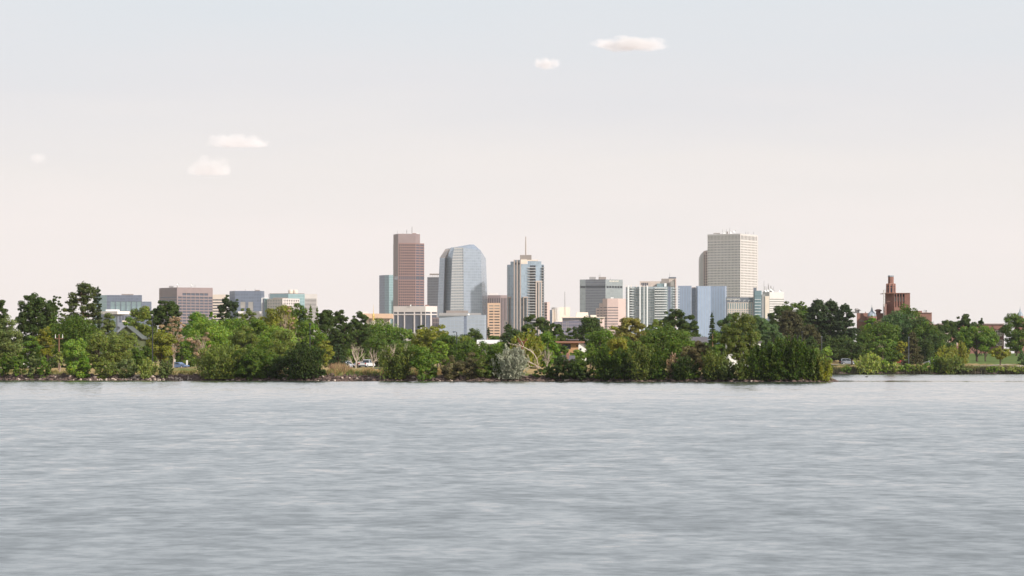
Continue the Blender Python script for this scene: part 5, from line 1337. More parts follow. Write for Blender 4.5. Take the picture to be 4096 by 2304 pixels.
T('round', 3260, 1395, 40, 940, 'md', 'green tree beside the light green small tree', cb=0.0)
# far shoreline bushes
T('feather', 3472, 1414, 50, 906, 'pg', 'pale willow bush at the far waterline below forked tree', dens=1.1)
T('shrub', 3536, 1437, 22, 908, 'lt', 'light green young bush right of the pale willow bush')
T('shrub', 3572, 1450, 32, 905, 'pg', 'rounded pale bush among the reeds')
T('shrub', 3625, 1456, 30, 907, 'lt', 'low bush at the foot of the tall grey pole')
T('shrub', 3672, 1456, 28, 906, 'ol', 'low olive bush right of the tall grey pole')
T('shrub', 3708, 1450, 26, 908, 'md', 'low green bush before the white parked car')
T('feather', 3745, 1426, 22, 908, 'md', 'upright green bush below the columnar evergreens')
T('feather', 3802, 1420, 50, 907, 'ol', 'large olive bush at the far waterline')
T('shrub', 3785, 1470, 24, 903, 'ye', 'small yellow bush at the foot of the large olive bush')
T('shrub', 3852, 1456, 34, 905, 'go', 'grey-olive bush right of the large olive bush')
T('shrub', 3972, 1466, 28, 907, 'md', 'low green bush below the lone lawn tree')
T('shrub', 4030, 1468, 34, 906, 'pg', 'low pale bush below the lone lawn tree, right of it')
T('shrub', 4078, 1464, 30, 906, 'ol', 'low olive bush below the small blue-green conifer')
T('shrub', 3385, 1462, 22, 905, 'md', 'low green bush at the reed edge near spit tip')

# fallen limbs and driftwood (each a bare branching piece)
def limb(label, pts, r0, Y, name='fallen_limb', twigs=5, seed=3, mat_='grey_wood', cat='branch'):
    rng = np.random.default_rng(seed)
    P0 = [np.array([X(px, Y + dy), Y + dy, Z(py, Y + dy)]) for px, py, dy in pts]
    base = min(P0, key=lambda p: p[2])
    root = empty(name, tuple(base), label, cat, 'bare limbs on the near shore')
    mb = MB(); mb.tube(P0, np.linspace(r0, r0 * 0.35, len(P0)), 7); mb.build('limb', M[mat_], root)
    for k in range(twigs):
        mb = MB()
        i = rng.integers(max(1, len(P0) // 3), len(P0)); d = P0[i] - P0[i - 1]
        d = d / np.linalg.norm(d) + rng.normal(size=3) * 0.5 + np.array([0, 0, 0.15])
        branchy(mb, P0[i], d, np.linalg.norm(P0[-1] - P0[0]) * rng.uniform(0.18, 0.34), r0 * 0.4, 1, rng, 0.5, 0.1)
        mb.build('twig', M[mat_], root)
    return root
limb('thick pale broken limb arching over the silver bush', [(2150, 1490, 2), (2152, 1462, 1), (2147, 1437, 0), (2138, 1418, 0), (2120, 1402, 0), (2095, 1388, 0), (2067, 1381, 0)], 0.11, 538, seed=5, twigs=6, mat_='dead_wood')
limb('pale fan of dead branches reaching left into the silver bush', [(2175, 1500, 2), (2160, 1469, 0), (2145, 1463, 0), (2118, 1447, 0), (2100, 1428, 0), (2083, 1413, 0)], 0.10, 537, seed=8, twigs=9, mat_='dead_wood')
limb('long grey dead branch lying across the silver bush foot', [(2168, 1502, 2), (2150, 1470, 0), (2120, 1466, 0), (2100, 1475, 0), (2068, 1488, 0)], 0.09, 536, seed=12, twigs=6, mat_='dead_wood')
limb('second grey branch fanning above the water', [(2170, 1502, 2), (2140, 1458, 0), (2112, 1448, 0), (2062, 1445, 0)], 0.08, 536.5, seed=17, twigs=6, mat_='dead_wood')
limb('crooked driftwood branch at the waterline by the silver bush', [(2150, 1521, 0), (2125, 1508, 0), (2108, 1508, 0), (2090, 1520, -1), (2075, 1503, -1)], 0.12, 532, seed=21, twigs=6)
limb('driftwood branch stretched along the water under dark bushes', [(2340, 1520, 0), (2312, 1511, -1), (2330, 1510, -1.5), (2366, 1511, -1.5)], 0.08, 526, seed=26, twigs=5, mat_='dead_wood')
limb('short forked driftwood stub at the waterline', [(2290, 1524, 0), (2284, 1512, -0.5), (2277, 1505, -0.5)], 0.09, 527, seed=31, twigs=4, mat_='dead_wood')
limb('pale branch hanging out of the dark bushes above driftwood', [(2335, 1515, 3), (2338, 1500, 0), (2320, 1491, -0.5), (2291, 1489, -0.5)], 0.07, 528, seed=35, twigs=4, mat_='dead_wood')
limb('pale stick leaning on the bank beside the drooping olive tree', [(800, 1505, 0), (812, 1492, 0), (826, 1481, 0)], 0.06, 555, seed=41, twigs=2)
limb('pale fallen branch inside the brown-tinged bushes', [(1912, 1492, 0), (1925, 1462, -2), (1945, 1436, -2)], 0.10, 566, seed=45, twigs=4)
T('dead', 2188, 1370, 28, 539, 'md', 'upright dead tree with grey crooked limbs right of fallen limbs', bark='grey_wood', seed=951)

# cover in front of the houses, and the wooded belt behind the shore trees
T('round', 508, 1326, 44, 606, 'ol', 'olive tree hiding the wall of the green gabled house', cb=0.0)
T('round', 548, 1392, 34, 600, 'dg', 'dark tree at the right foot of the green gabled house', cb=0.0)
T('round', 590, 1380, 40, 620, 'dg', 'dark green tree behind the tall black lamp post', cb=0.0)
T('round', 742, 1370, 50, 880, 'dg', 'dark green tree behind the tall white sign', cb=0.0)
T('round', 730, 1300, 44, 838, 'md', 'green tree between the tan half dead tree and the cottonwood', cb=0.0)
T('round', 690, 1400, 50, 890, 'dk', 'dark low tree behind the blue car', cb=0.0)
T('round', 1945, 1369, 56, 660, 'dg', 'dark tree hiding the wall of the long low house', cb=0.0)
T('round', 2000, 1370, 44, 665, 'md', 'green tree at the right end of the long low house', cb=0.0)
T('round', 2320, 1402, 34, 640, 'md', 'green tree before the white house with dark gable', cb=0.0)
T('round', 2440, 1370, 46, 640, 'dg', 'dark tree between the round green tree and yellow tree', cb=0.0)
T('round', 2830, 1372, 50, 640, 'dg', 'dark tree before the dark roofed bungalow', cb=0.0)
T('round', 3010, 1385, 40, 600, 'dg', 'dark tree before the right end of the white flat roofed house', cb=0.0)
T('round', 3440, 1320, 50, 1050, 'dk', 'dark tree before the left brick wing', cb=0.0)
T('round', 3750, 1300, 44, 1060, 'dk', 'dark tree right of the big green tree by the brick wing', cb=0.0)
T('round', 3345, 1280, 60, 1040, 'dk', 'dark tree filling the gap inside the pine cluster', cb=0.0)
T('round', 3230, 1260, 60, 1045, 'dk', 'dark tree behind the left pine of the cluster', cb=0.0)
for i, px in enumerate((40, 95, 150, 205, 262, 400)):
    T('shrub', px, 1436 - 6 * (i % 3), 36, 604, 'dk', 'dark undergrowth bush behind the left bank bushes', dens=0.8, group='dark undergrowth on the left')
rb = random.Random(5)
for i in range(34):
    px = -40 + i * 90 + rb.uniform(-25, 25)
    T('round', px, rb.uniform(1330, 1372), rb.uniform(48, 66), rb.uniform(830, 885) if px < 2700 else rb.uniform(930, 960), rb.choice(['dk', 'dg', 'dg', 'md']), 'tree of the dense green belt seen between the shore trees', cb=0.0, dens=0.8, group='trees of the wooded belt')
for i in range(9):
    px = 3120 + i * 80 + rb.uniform(-20, 20)
    T('round', px, rb.uniform(1352, 1385), rb.uniform(34, 46), rb.uniform(975, 990), rb.choice(['dk', 'dg']), 'low dark tree under the tall trees of the school park', cb=0.0, dens=0.8, group='low trees of the school park')
for i in range(20):
    px = 2250 + i * 52 + rb.uniform(-14, 14)
    T('shrub', px, rb.uniform(1462, 1484), rb.uniform(34, 48), 512, rb.choice(['dk', 'dk', 'dg']), 'low dark bush overhanging the shaded bank of the spit', group='low dark bushes on the spit bank')
for i in range(9):
    px = 860 + i * 50 + rb.uniform(-14, 14)
    T('shrub', px, rb.uniform(1460, 1478), rb.uniform(28, 40), 545, rb.choice(['dk', 'dg']), 'low dark bush on the bank between the poplar bush and the dry grass', group='low dark bushes on the left bank')

# ------------------------------------------------------------------ houses
def house(name, label, px0, px1, ytop, Y, depth, wall, roofm, ridge=None, windows=(), flat=False, over=0.4, roof_h=None, side_ridge=True):
    """ytop = eaves row; ridge = ridge row; gable ends face the sides unless side_ridge is False"""
    x0, x1 = X(px0, Y), X(px1, Y); z0 = gz((x0 + x1) / 2, Y) - 0.15; ze = Z(ytop, Y)
    root = empty(name, ((x0 + x1) / 2, Y + depth / 2, z0), label, 'house', 'houses among the trees')
    sets = [([((X(a, Y) - x0), (X(c, Y) - x0), Z(f, Y), Z(e, Y)) for a, c, e, f in windows], 'window_dark', 0.15, 'window', False)] if windows else []
    facet(root, (x0, Y), (x1, Y), z0, ze, wall, sets)
    facet(root, (x1, Y), (x1, Y + depth), z0, ze, wall); facet(root, (x1, Y + depth), (x0, Y + depth), z0, ze, wall); facet(root, (x0, Y + depth), (x0, Y), z0, ze, wall)
    if flat:
        MB().box(x0 - over, x1 + over, Y - over, Y + depth + over, ze + .003, ze + (roof_h or 0.35)).build('roof', M[roofm], root)
    else:
        zr = Z(ridge, Y)
        if side_ridge:      # ridge runs left to right
            s_ = [(Y - over, ze - .15), (Y + depth / 2, zr), (Y + depth + over, ze - .15)]; xa, xb = x0 - over, x1 + over
            Vr = [(xx, yy, zz + t) for xx in (xa, xb) for t in (0.0, 0.18) for yy, zz in s_]
        else:               # gable end faces the camera
            s_ = [(x0 - over, ze - .15), ((x0 + x1) / 2, zr), (x1 + over, ze - .15)]; ya, yb = Y - over, Y + depth + over
            Vr = [(xx, yy, zz + t) for yy in (ya, yb) for t in (0.0, 0.18) for xx, zz in s_]
        Fr = [(0, 1, 4, 3), (1, 2, 5, 4), (6, 9, 10, 7), (7, 10, 11, 8), (0, 6, 7, 1), (1, 7, 8, 2), (3, 4, 10, 9), (4, 5, 11, 10), (0, 3, 9, 6), (2, 8, 11, 5)]
        MB().add(Vr, Fr).build('roof', M[roofm], root)
        if side_ridge:
            for xx in (x0 + .01, x1 - .01): MB().add([(xx, Y, ze), (xx, Y + depth, ze), (xx, Y + depth / 2, zr)], [(0, 1, 2)]).build('gable', M[wall], root)
        else:
            for yy in (Y + .01, Y + depth - .01): MB().add([(x0, yy, ze), (x1, yy, ze), ((x0 + x1) / 2, yy, zr)], [(0, 1, 2)]).build('gable', M[wall], root)
    return root
house('small_house', 'small white house with grey shingle roof among dark trees', 84, 120, 1382, 690, 7, 'white_paint', 'shingle', ridge=1361, windows=[(95, 100, 1392, 1402), (112, 117, 1392, 1402)])
house('gabled_house', 'green gabled house with a pale metal roof slope', 452, 560, 1354, 640, 10, 'green_siding', 'metal_roof', ridge=1306, side_ridge=False, windows=[(500, 509, 1370, 1384), (530, 540, 1370, 1384)])
house('long_house', 'long low house with a white roof edge left of the silver bush', 1914, 2013, 1373, 780, 9, 'white_paint', 'white_paint', ridge=1362, windows=[(1930, 1938, 1378, 1390), (1960, 1972, 1378, 1390), (1985, 1996, 1378, 1390)])
r = house('modern_house', 'tan modern house with flat rust roofs and large dark glass', 2246, 2314, 1372, 690, 9, 'tan_stucco', 'rust_roof', flat=True, over=1.2, windows=[(2249, 2283, 1376, 1397), (2306, 2313, 1380, 1386), (2288, 2304, 1412, 1428)])
Yh = 694
MB().box(X(2282, Yh), X(2309, Yh), Yh, Yh + 5, Z(1371, Yh) + .36, Z(1361, Yh)).build('upper_storey', M['tan_stucco'], r)
MB().box(X(2270, Yh), X(2316, Yh), Yh - 1, Yh + 6, Z(1361, Yh) + .003, Z(1357, Yh)).build('upper_roof', M['shingle'], r)
MB().box(X(2308, Yh), X(2311, Yh), Yh + 2, Yh + 3, Z(1357, Yh) + .004, Z(1355.5, Yh)).build('chimney', M['tan_stucco'], r)
house('small_house', 'white house with dark gable roof right of the tan modern house', 2306, 2345, 1388, 722, 7, 'white_paint', 'shingle', ridge=1370, side_ridge=False, windows=[(2318, 2326, 1393, 1401)])
r = house('brick_cottage', 'low brick cottage with a red chimney behind the dark shore bushes', 2255, 2292, 1440, 618, 6, 'brick', 'shingle', ridge=1426)
MB().box(X(2265, 619), X(2276, 619), 618.4, 619.4, Z(1440, 619), Z(1415, 619)).build('chimney', M['brick'], r)
MB().box(X(2267, 619), X(2274, 619), 618.6, 619.2, Z(1415, 619) + .003, Z(1411, 619)).build('chimney_pot', M['brick_trim'], r)
house('bungalow', 'dark roofed bungalow behind the reddish brown tree', 2766, 2826, 1372, 735, 8, 'timber', 'shingle', ridge=1350, windows=[(2778, 2788, 1378, 1388), (2800, 2812, 1378, 1388)])
r = house('flat_roofed_house', 'white flat roofed house half hidden behind the tallest airy olive tree', 2914, 3042, 1371, 640, 9, 'white_paint', 'shingle', flat=True, over=0.3, roof_h=0.3,
      windows=[(2934, 2942, 1380, 1404), (2996, 3006, 1380, 1392), (3024, 3034, 1382, 1402), (2958, 2968, 1384, 1404)])
Yh = 643
MB().box(X(3015, Yh), X(3022, Yh), Yh, Yh + .8, Z(1367, Yh), Z(1363, Yh)).build('roof_vent', M['white_metal'], r)
# rust red frame among the willows
Yh = 585
fr = empty('steel_frame', (X(2088, Yh), Yh, gz(X(2088, Yh), Yh)), 'rust red forked timber frame rising above the silver bush', 'frame')
for nm, pts in (('beam', [(2074, 1367), (2102, 1366)]), ('arm', [(2076, 1368), (2070, 1353)]), ('arm', [(2100, 1367), (2107, 1354)]), ('post', [(2077, 1366), (2084, 1384)]), ('post', [(2098, 1366), (2091, 1384)])):
    MB().tube([(X(a, Yh), Yh, Z(c, Yh)) for a, c in pts], 0.11, 5).build(nm, M['rust'], fr)
MB().tube([(X(2087.5, Yh), Yh, gz(X(2088, Yh), Yh) - .1), (X(2087.5, Yh), Yh, Z(1383, Yh))], 0.16, 6).build('post', M['rust'], fr)

# ------------------------------------------------------------------ cars
def car(label, px, Y, heading, paintm, style='suv', group='cars parked behind the spit'):
    x = X(px, Y); z0 = gz(x, Y)
    root = empty('parked_' + ('pickup' if style == 'pickup' else 'car'), (x, Y, z0), label, 'pickup' if style == 'pickup' else 'car', group)
    ca, sa = math.cos(heading), math.sin(heading)
    def wf(p): return (x + p[0] * ca - p[1] * sa, Y + p[0] * sa + p[1] * ca, z0 + p[2])
    L, W, Hb, Ht = {'suv': (4.6, 1.85, 0.98, 1.72), 'sedan': (4.7, 1.80, 0.92, 1.45), 'pickup': (5.4, 1.95, 1.10, 1.88)}[style]
    l = L / 2
    def loft(prof_low, prof_up, wl, wu):      # side outline swept across the car with inset upper edge
        pass
    body = [(-l, .45), (-l + .05, Hb - .05), (-l + .25, Hb), (l - 1.35, Hb), (l - .25, Hb - .14), (l, Hb - .38), (l, .42), (l - .15, .28), (-l + .15, .28)]
    if style == 'pickup': body = [(-l, .5), (-l, Hb), (l - 1.5, Hb), (l - .2, Hb - .1), (l, Hb - .35), (l, .5), (l - .1, .38), (-l + .1, .38)]
    def extr(prof, w0, w1, zmid):
        n = len(prof); V = []
        for sgn in (-1, 1):
            for (a, z) in prof: V.append((a, sgn * (w0 if z < zmid else w1) / 2, z))
        Fc = [tuple(range(n)), tuple(range(2 * n - 1, n - 1, -1))] + [(i, n + i, n + (i + 1) % n, (i + 1) % n) for i in range(n)]
        return MB().add(V, Fc)
    bo = extr(body, W, W * .95, Hb - .1).xf(wf).build('body', M[paintm], root)
    if style == 'suv': cab = [(-l + .05, Hb + .003), (-l + .30, Ht - .08), (-l + .5, Ht), (l - 2.2, Ht), (l - 1.25, Hb + .003)]
    elif style == 'sedan': cab = [(-l + .75, Hb + .003), (-l + 1.45, Ht - .03), (-l + 1.8, Ht), (l - 2.2, Ht), (l - 1.2, Hb + .003)]
    else: cab = [(-.55, Hb + .003), (-.45, Ht - .06), (-.2, Ht), (l - 2.3, Ht), (l - 1.5, Hb + .003)]
    cb_ = extr(cab, W * .94, W * .78, Hb + .2).xf(wf).build('cabin', M[paintm], root)
    # glass: side, rear and windscreen panes just proud of the cabin
    zt, zb_ = Ht - .12, Hb + .06
    def shift(prof, t): return prof
    xr0, xr1 = cab[0][0], cab[1][0]; xf0, xf1 = cab[-1][0], cab[-2][0]
    f_ = lambda a, c, t: a + (c - a) * t
    def wid(z): return (W * .94 + (W * .78 - W * .94) * min(1, (z - Hb) / (Ht - Hb))) / 2
    for sgn in (-1, 1):
        for t0, t1 in ((0.10, 0.47), (0.52, 0.9)):
            lo0, lo1 = f_(xr0, xf0, t0), f_(xr0, xf0, t1); up0, up1 = f_(xr1, xf1, t0), f_(xr1, xf1, t1)
            Vq = [(lo0, sgn * (wid(zb_) + .03), zb_), (lo1, sgn * (wid(zb_) + .03), zb_), (up1, sgn * (wid(zt) + .05), zt), (up0, sgn * (wid(zt) + .05), zt)]
            MB().add(Vq + [(p[0], p[1] - sgn * .04, p[2]) for p in Vq], [(0, 1, 2, 3), (7, 6, 5, 4), (0, 4, 5, 1), (1, 5, 6, 2), (2, 6, 7, 3), (3, 7, 4, 0)]).xf(wf).build('side_window', M['car_glass'], cb_)
    for nm, xa, xb, sg in (('rear_window', xr0, xr1, -1), ('windscreen', xf0, xf1, 1)):
        q0, q1 = f_(xa, xb, .12), f_(xa, xb, .9)
        Vq = [(q0 + sg * .04, -wid(zb_) * .9, zb_), (q0 + sg * .04, wid(zb_) * .9, zb_), (q1 + sg * .05, wid(zt) * .9, zt), (q1 + sg * .05, -wid(zt) * .9, zt)]
        MB().add(Vq + [(p[0] - sg * .04, p[1], p[2]) for p in Vq], [(0, 1, 2, 3), (7, 6, 5, 4), (0, 4, 5, 1), (1, 5, 6, 2), (2, 6, 7, 3), (3, 7, 4, 0)]).xf(wf).build(nm, M['car_glass'], cb_)
    for sgn in (-1, 1):
        MB().box(-l - .03, -l + .2, sgn * W * .40 - .14, sgn * W * .40 + .14, Hb - .32, Hb - .02).xf(wf).build('tail_light', M['red_lamp'], root)
        MB().box(l - .12, l + .02, sgn * W * .36 - .18, sgn * W * .36 + .18, Hb - .52, Hb - .38).xf(wf).build('headlight', M['clear_lamp'], root)
        for xw in (-l + .85, l - .95):
            r_ = .36; mb = MB().lathe(0, 0, [(r_ * .6, -.12), (r_, -.11), (r_, .11), (r_ * .6, .12)], 16); mb.xf(lambda p: (xw + p[0], sgn * (W / 2 - .08) + p[2], r_ + p[1])).xf(wf)
            wh = mb.build('wheel', M['tyre'], root)
            mb = MB().lathe(0, 0, [(.05, .14), (r_ * .58, .125), (r_ * .58, -.125), (.05, -.14)], 12); mb.xf(lambda p: (xw + p[0], sgn * (W / 2 - .08) + p[2], r_ + p[1])).xf(wf); mb.build('rim', M['car_silver'], wh)
    MB().box(-l - .08, -l + .1, -W * .47, W * .47, .38, .58).xf(wf).build('rear_bumper', M['lamp_metal'], root)
    MB().box(l - .1, l + .06, -W * .47, W * .47, .36, .54).xf(wf).build('front_bumper', M['lamp_metal'], root)
    if style == 'pickup': MB().box(-l + .1, -.7, -W * .4, W * .4, Hb + .002, Hb + .03).xf(wf).build('cargo_bed', M['lamp_metal'], root)
    return root
car('silver car with red tail lights parked left of the forked dead tree', 1391, 812, math.radians(62), 'car_silver', 'suv')
car('grey-blue car parked behind the forked dead tree trunk', 1439, 814, math.radians(240), 'car_grey', 'sedan')
car('white pickup parked before the slender bare dead tree', 1467, 810, math.radians(70), 'car_white', 'pickup')
car('blue car parked left of the tall white sign', 718, 812, math.radians(-35), 'car_blue', 'sedan')
car('dark grey car parked in the park beyond the spit tip', 3392, 958, math.radians(10), 'car_grey', 'suv', 'cars in the school park')
car('white car half hidden behind the low green shore bush', 3728, 956, math.radians(170), 'car_white', 'sedan', 'cars in the school park')
car('dark red car half hidden beside the yellow tree', 3588, 966, math.radians(5), 'car_red', 'sedan', 'cars in the school park')

# ------------------------------------------------------------------ lamps, poles, signs
def lamp(label, px, Y, top, arm=0.0, mt='lamp_metal', r=0.11, base=None):
    x = X(px, Y); z0 = gz(x, Y) - .05; zt = Z(top, Y)
    root = empty('street_lamp', (x, Y, z0), label, 'lamp', 'lamp posts among the trees')
    MB().tube([(x, Y, z0), (x, Y, z0 + .8), (x, Y, zt)], [r * 1.3, r, r * .7], 8).build('post', M[mt], root)
    MB().lathe(x, Y, [(r * 2.2, z0), (r * 2.2, z0 + .25), (r * 1.4, z0 + .4)], 8).build('base', M[mt], root)
    if arm:
        MB().tube([(x, Y, zt - .1), (x + arm * .5, Y, zt + .05), (x + arm, Y, zt + .02)], r * .5, 6).build('arm', M[mt], root)
        MB().box(min(x + arm * .75, x + arm * 1.35), max(x + arm * .75, x + arm * 1.35), Y - .16, Y + .16, zt - .1, zt + .1).build('lamp_head', M[mt], root)
    else:
        MB().lathe(x, Y, [(r * .8, zt), (r * 2.2, zt + .08), (r * 2.2, zt + .25), (r * .6, zt + .34)], 8).build('lamp_head', M[mt], root)
lamp('tall black lamp post beside the pale feathery bush', 610, 577, 1272)
lamp('black lamp post with an arm to the left below the ice blue block', 1827, 655, 1328, arm=-0.55)
lamp('dark lamp post in front of the tall dark green tree', 1240, 600, 1300, arm=0.0)
lamp('short grey lamp post of the twin pair below the pines', 3190, 945, 1342, arm=-0.7)
lamp('taller grey lamp post of the twin pair below the pines', 3208, 945, 1330)
lamp('tall grey pole in front of the broad brown conifer', 3635, 930, 1352, mt='slate_metal', r=.08)
lamp('thin grey lamp post before the pine cluster', 3287, 945, 1350, mt='slate_metal', r=.07)
def pole(label, px, Y, top, mt, wires=()):
    x = X(px, Y); z0 = gz(x, Y) - .05; zt = Z(top, Y)
    root = empty('utility_pole', (x, Y, z0), label, 'pole', 'timber poles')
    MB().tube([(x, Y, z0), (x, Y, (z0 + zt) / 2), (x, Y, zt)], [.16, .14, .11], 7).build('post', M[mt], root)
    if mt == 'timber': MB().box(x - .7, x + .7, Y - .06, Y + .06, zt - .75, zt - .6).build('crossarm', M[mt], root)
    for k in ((-.6, 0, .6) if mt == 'timber' else (0,)): MB().lathe(x + k, Y, [(.05, zt - .6), (.07, zt - .5), (.03, zt + .05)], 6).build('insulator', M['white_metal'], root)
    return root
r = pole('reddish timber utility pole beside the bright poplar bush', 236, 582, 1338, 'timber')
a = np.array((X(236, 582), 582, Z(1377, 582))); c = np.array((X(121, 690), 690, Z(1382, 690)))
MB().tube([a + (c - a) * t - np.array((0, 0, 1.2 * t * (1 - t))) for t in np.linspace(0, 1, 9)], 0.035, 4).build('wire', M['pale_bark'], r)
pole('short orange-brown timber pole below the lone spruce', 2851, 690, 1335, 'tan_stucco')
def sign(label, px, Y, y0, y1, w, rows):
    x = X(px, Y); z0 = gz(x, Y) - .05; za, zb_ = Z(y1, Y), Z(y0, Y)
    root = empty('road_sign', (x, Y, z0), label, 'sign', 'white signs behind the spit')
    MB().tube([(x, Y + .06, z0), (x, Y + .06, zb_ - .02)], .04, 6).build('post', M['grey_metal'], root)
    o = MB().box(x - w / 2, x + w / 2, Y - .015, Y + .015, za, zb_).build('panel', M['sign_white'], root)
    for k in range(rows):
        z_ = zb_ - (zb_ - za) * (k + .6) / (rows + .4)
        MB().box(x - w * .33, x + w * .33, Y - .022, Y - .016, z_ - (zb_ - za) / rows * .16, z_ + (zb_ - za) / rows * .16).build('print_line', M['sign_print'] if rows < 4 else M['grey_metal'], o)
sign('small white sign above the blue car', 699, 640, 1437.5, 1447, 0.30, 3)
sign('tall white double sign right of the blue car', 748, 586, 1441, 1459, 0.30, 5)

# ------------------------------------------------------------------ paths in the park
def sheet(name, pts, wd, matn, lift):
    mb = MB(); P_ = [np.array(p, float) for p in pts]; L_, R2 = [], []
    for i, p in enumerate(P_):
        d = P_[min(i + 1, len(P_) - 1)] - P_[max(i - 1, 0)]; d /= np.linalg.norm(d); nn = np.array([-d[1], d[0]])
        for lst, q in ((L_, p + nn * wd / 2), (R2, p - nn * wd / 2)): lst.append((q[0], q[1], gz(*q) + lift))
    n = len(P_); mb.add(L_ + R2, [(i, n + i, n + i + 1, i + 1) for i in range(n - 1)])
    return tag(mb.build(name, M[matn]), kind='structure')
M['path_concrete'] = mat('path_concrete', (0.46, 0.38, 0.32), 0.9, var=0.1, scale=0.4)
M['asphalt'] = mat('asphalt', (0.06, 0.058, 0.056), 0.9, var=0.15, scale=0.5)
sheet('footpath', [(60 + 4 * i, 949 + 6 * math.sin(i * .35) - i * .2) for i in range(27)], 2.6, 'path_concrete', 0.06)
sheet('footpath', [(60 + 4 * i, 934 + 3 * math.sin(i * .3 + 1)) for i in range(27)], 2.0, 'path_concrete', 0.06)
sheet('road', [(-150 + 6 * i, 622 - i * 1.1) for i in range(28)], 6.0, 'asphalt', 0.05)

# ------------------------------------------------------------------ shore stones, rubble, dry grass, reeds
rng = np.random.default_rng(77)
ico_v = []; ph = (1 + 5 ** .5) / 2
for a in (-1, 1):
    for c in (-ph, ph): ico_v += [(0, a, c), (a, c, 0), (c, 0, a)]
ico_v = np.array(ico_v, float); ico_v /= np.linalg.norm(ico_v[0])
from itertools import combinations
ed = 1.06
ico_f = [t for t in combinations(range(12), 3) if all(np.linalg.norm(ico_v[i] - ico_v[j]) < ed for i, j in combinations(t, 2))]
def ori(t):
    a, b_, c = (ico_v[i] for i in t); return t if np.dot(np.cross(b_ - a, c - a), a + b_ + c) > 0 else (t[0], t[2], t[1])
ico_f = np.array([ori(t) for t in ico_f])
M['pale_stone'] = mat('pale_stone', (0.50, 0.40, 0.33), 0.9, var=0.3, scale=2.0)
M['bank_rubble'] = mat('bank_rubble', (0.125, 0.085, 0.07), 0.95, var=0.45, scale=0.8)
stones = []
for k in range(8):
    me = mesh_np('shore_stone', ico_v * rng.uniform(.7, 1.25, (12, 1)), tris=ico_f); me.materials.append(M['pale_stone']); stones.append(me)
def near_px(px):
    Y = 540.0
    for _ in range(6): Y = float(shore_near(X(px, Y)))
    return X(px, Y), Y
for i in range(190):
    px = rng.uniform(320, 770) if i < 130 else rng.choice([rng.uniform(60, 320), rng.uniform(770, 1900), rng.uniform(1900, 3230)])
    x, Y = near_px(px); Y += rng.uniform(-0.3, 1.0) ; s = rng.uniform(0.10, 0.26)
    o = bpy.data.objects.new('shore_stone', stones[i % 8]); COL.objects.link(o)
    o.location = (x, Y, max(gz(x, Y), -0.05) + s * .25); o.scale = (s * rng.uniform(1, 1.9), s, s * rng.uniform(.6, .9)); o.rotation_euler = (0, 0, rng.uniform(0, 6.28))
    tag(o, 'pale rounded stone on the waterline of the near shore', 'stone', 'pale stones along the waterline')
n = 4200
pxs = np.where(rng.random(n) < .72, rng.uniform(-60, 2000, n), rng.uniform(2000, 3300, n)); xx = np.empty(n); yy = np.empty(n)
for i in range(n):
    xx[i], yy[i] = near_px(pxs[i])
yy += rng.uniform(-0.5, 2.6, n) ** 1
tip = rng.random(n) < 0.08
yy[tip] = rng.uniform(503, 530, tip.sum()); xx[tip] = shore_right(yy[tip]) - rng.uniform(-.4, 2.2, tip.sum())
ss = rng.uniform(.05, .26, n) * np.where(rng.random(n) < .08, 1.5, 1.0); zz = zg(xx, yy)
V = (ico_v[None] * rng.uniform(.7, 1.25, (n, 12, 1)) * (ss[:, None, None] * np.array([1.4, 1, .75]))) + np.stack([xx, yy, zz + ss * .15], 1)[:, None]
Tt = (ico_f[None] + (np.arange(n) * 12)[:, None, None]).reshape(-1, 3)
o = link('bank_rubble', mesh_np('bank_rubble', V.reshape(-1, 3), tris=Tt), M['bank_rubble']); tag(o, 'brown broken rock and rubble along the near bank', 'rubble', kind='stuff')

def grass(name, label, x, y, hgt, wd, col, seed, lean=.25, cat='grass'):
    rg = np.random.default_rng(seed); n = len(x); z = zg(x, y)
    h = hgt * rg.uniform(.5, 1.25, n); ang = rg.uniform(0, 6.28, n); dx, dy = np.cos(ang), np.sin(ang)
    ln = rg.normal(size=(n, 2)) * lean * h[:, None]
    b0 = np.stack([x - dx * wd, y - dy * wd, z - .03], 1); b1 = np.stack([x + dx * wd, y + dy * wd, z - .03], 1)
    m0 = np.stack([x - dx * wd * .7 + ln[:, 0] * .4, y - dy * wd * .7 + ln[:, 1] * .4, z + h * .6], 1); m1 = np.stack([x + dx * wd * .7 + ln[:, 0] * .4, y + dy * wd * .7 + ln[:, 1] * .4, z + h * .6], 1)
    tp = np.stack([x + ln[:, 0], y + ln[:, 1], z + h], 1)
    V = np.stack([b0, b1, m1, m0, tp], 1).reshape(-1, 3); k = np.arange(n)[:, None] * 5
    me = mesh_np(name, V, quads=k + np.array([0, 1, 2, 3]), tris=k + np.array([3, 2, 4]))
    c = np.ones((2 * n, 4), np.float32); t = rg.uniform(0, 1, n); c[:, 0] = np.tile(t, 2); c[:, 1] = np.tile(rg.uniform(0, 1, n), 2); c[:, 2] = .5
    at = me.attributes.new('tint', 'FLOAT_COLOR', 'FACE'); at.data.foreach_set('color', c.reshape(-1))
    o = link(name, me, M['foliage'], color=col); tag(o, label, cat, kind='stuff'); return o
def scatter(n, px0, px1, d0, d1, clumps, seed):
    rg = np.random.default_rng(seed); cpx = rg.uniform(px0, px1, clumps); p = cpx[rg.integers(0, clumps, n)] + rg.normal(size=n) * 6
    x = np.empty(n); y = np.empty(n); 
    for i in range(n): x[i], y[i] = near_px(p[i])
    y += rg.uniform(d0, d1, n); return x, y
x, y = scatter(5000, 1300, 2000, 2.0, 22, 70, 5); grass('dry_grass', 'tawny dry grass on the bank beside parked cars', x, y, .55, .05, (0.34, 0.235, 0.10), 6)
